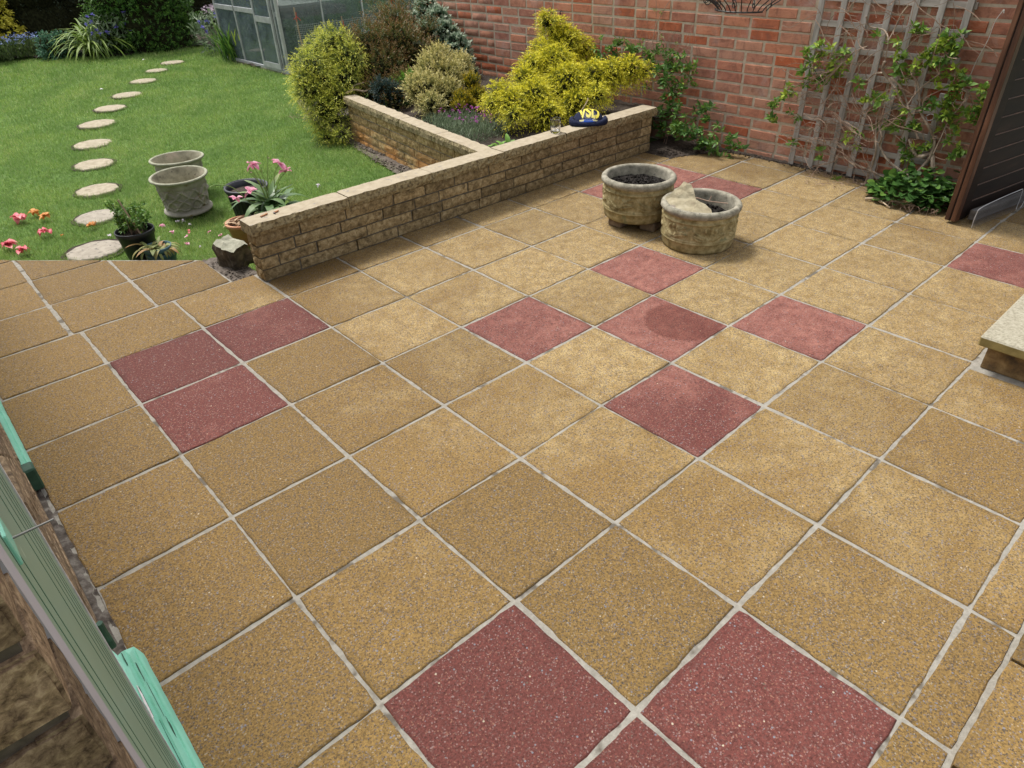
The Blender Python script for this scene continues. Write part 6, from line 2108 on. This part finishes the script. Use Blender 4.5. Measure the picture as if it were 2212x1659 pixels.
put(foliage("foliage", [(1.88, 12.0, .52, .24), (1.98, 11.9, .22, .20), (1.75, 12.0, .80, .30), (2.10, 11.95, .10, .13), (1.6, 12, .3, .3)], "yellow_leaf", t, 700, .12, 7, .055, .034, corek=.6, upw=.1, droop=.4), of)
flower_patch("forget_me_nots", "drift of small pale blue flowers at the left end of the back border", "flowers", (1.2, 2.25, 10.75, 11.45, -.04), 3000, .26, "dull_leaf", "pale_blue_petal", .07, .022, 230, fh=1.05, wfac=.25)
t, of = plant("glaucous_mound", "rounded blue green leafy mound between the blue flowers and the strap-leaved clump", "plant", (2.33, 10.5, -.04))
put(foliage("foliage", [(2.28, 10.5, .10, .20), (2.42, 10.5, .12, .18), (2.34, 10.45, .02, .22), (2.5, 10.45, .02, .13)], "glaucous_leaf", t, 800, .07, 7, .032, .024, corek=.85, angle=1.1), of)

def strap_clump(name, label, base, n, L, W, mat, curl=(1.0, 2.4), spread=.12, leanv=(0, 0)):
    t, of_ = plant(name, label, "plant", base)
    Vs, Fs, Cs, o_ = [], [], [], 0
    for k in range(n):
        V, F = strap_leaf(L * random.uniform(.6, 1.1), W, random.uniform(*curl), k, 7)
        M = Matrix.Translation((base[0] + random.uniform(-spread, spread), base[1] + random.uniform(-spread, spread), base[2])) @ Matrix.Rotation(random.uniform(0, 6.28), 4, 'Z') @ Matrix.Rotation(-random.uniform(.9, 1.5), 4, 'Y')
        V = [M @ Vector(v) for v in V]
        Vs += [v[:] for v in V]; Fs += [[i + o_ for i in f] for f in F]; Cs += [random.random()] * len(V); o_ += len(V)
    put(link("leaves", npmesh("leaves", Vs, Fs, Cs, True), mat, t), of_)
    return t
strap_clump("strap_leaf_clump", "clump of arching lime green strap leaves in front of the dark hedge", (2.82, 10.15, -.04), 170, .95, .030, "lime_leaf", (1.4, 2.6), .14)
def cornflowers(label, cx, cy, z0, h, n, nfl, wx=.3, wy=.2):
    t, of_ = plant("cornflowers", label, "flowers", (cx, cy, z0))
    P = np.stack([rng.uniform(cx - wx, cx + wx, n), rng.uniform(cy - wy, cy + wy, n), z0 + h * rng.random(n) ** .8], 1)
    D = rng.normal(size=(n, 3)) * .7 + np.array([0, -.1, .7])
    V, F = leaves_np(P, D, .10 * (.6 + .6 * rng.random(n)), .028, .2)
    put(link("leaves", npmesh("leaves", V, F, np.repeat(rng.random(n), 4)), "grey_leaf", t), of_)
    for q in range(nfl):
        c = Vector((rng.uniform(cx - wx, cx + wx), cy - wy * rng.uniform(.3, 1.1), z0 + h * rng.uniform(.55, 1.12)))
        Pp = np.array([c] * 14); Dd = rng.normal(size=(14, 3)) * np.array([1, 1, .6]) + np.array([0, -.4, .3])
        V, F = leaves_np(Pp, Dd, .042, .014, .1)
        put(link("flower_head", npmesh("flower_head", V, F, np.repeat(rng.random(14), 4)), "blue_petal", t), of_)
cornflowers("purple blue cornflowers with grey green leaves among the lime strap leaves", 3.02, 9.85, -.04, .55, 520, 15, .34, .15)
cornflowers("purple blue cornflowers with grey green leaves beside the weathered post and greenhouse", 4.28, 8.7, -.04, .52, 800, 16, .36, .25)
strap_clump("iris_clump", "fan of upright narrow green iris leaves against the greenhouse corner", (4.05, 7.75, -.04), 150, .62, .018, "green_leaf", (.2, 1.1), .16)
flower_patch("pale_flowers", "hazy mauve brown flower heads around the weathered post", "flowers", (4.3, 4.9, 9.0, 9.5, .20), 300, .30, "dull_leaf", "mauve_petal", .05, .028, 90)
pt = MB().box(-.055, .055, -.055, .055, -.1, 2.1, bev=.006).obj("weathered_post", "post_timber", None, loc=(4.95, 9.85, -.03))
tag(pt, "grey weathered square timber post left of the greenhouse", "post")
pt = MB().box(-.04, .04, -.05, .05, -.1, 2.1, bev=.006).obj("weathered_post", "bark", None, loc=(5.12, 9.95, -.03))
tag(pt, "brown timber post standing close behind the grey post", "post")
tk = MB().tube([(2.73, 12.3, -.05), (2.755, 12.3, .35), (2.76, 12.3, 1.0)], .022, 8, True, .05).obj("leaning_stake", "post_timber")
tag(tk, "slim pale stake in front of the dark hedge, far left", "stake")
rose, of = plant("pale_rose", "pale pink rose blooms beside the weathered post", "flowers", (4.75, 9.3, .3))
for q, (x, y, z) in enumerate(((4.62, 9.1, .52), (4.70, 9.1, .49), (4.80, 9.1, .72), (4.95, 9.2, .62), (4.85, 8.9, .33))):
    Pp = np.array([(x, y, z)] * 10); Dd = rng.normal(size=(10, 3)) + np.array([-.3, -.8, .2])
    V, F = leaves_np(Pp, Dd, .045, .04, .2)
    put(link("bloom", npmesh("bloom", V, F, np.repeat(rng.random(10), 4)), "white_petal", rose), of)
put(MB().tube(smoothpath([(5.0, 9.5, -.04), (4.9, 9.3, .4), (4.7, 9.1, .6), (4.85, 9.1, .9)], 4), .008, 5).obj("stem", "twig", rose), of)
for k, (x, y) in enumerate(((3.05, 8.75), (1.0, 8.7), (.35, 6.9), (1.95, 7.0))):
    o = leaf_obj("fallen_petal", .04, .035, 1.0, k, "white_petal", None, k * 2.0, .5, (x, y, zl(x) + .035), .6, 1)
    tag(o, ["white petal on the lawn just left of the farthest stepping stones", "white speck of petal far out on the lawn near the back border", "white speck of petal on the lawn at far left", "small pale petal on the lawn left of the middle stepping stones"][k], "petal")
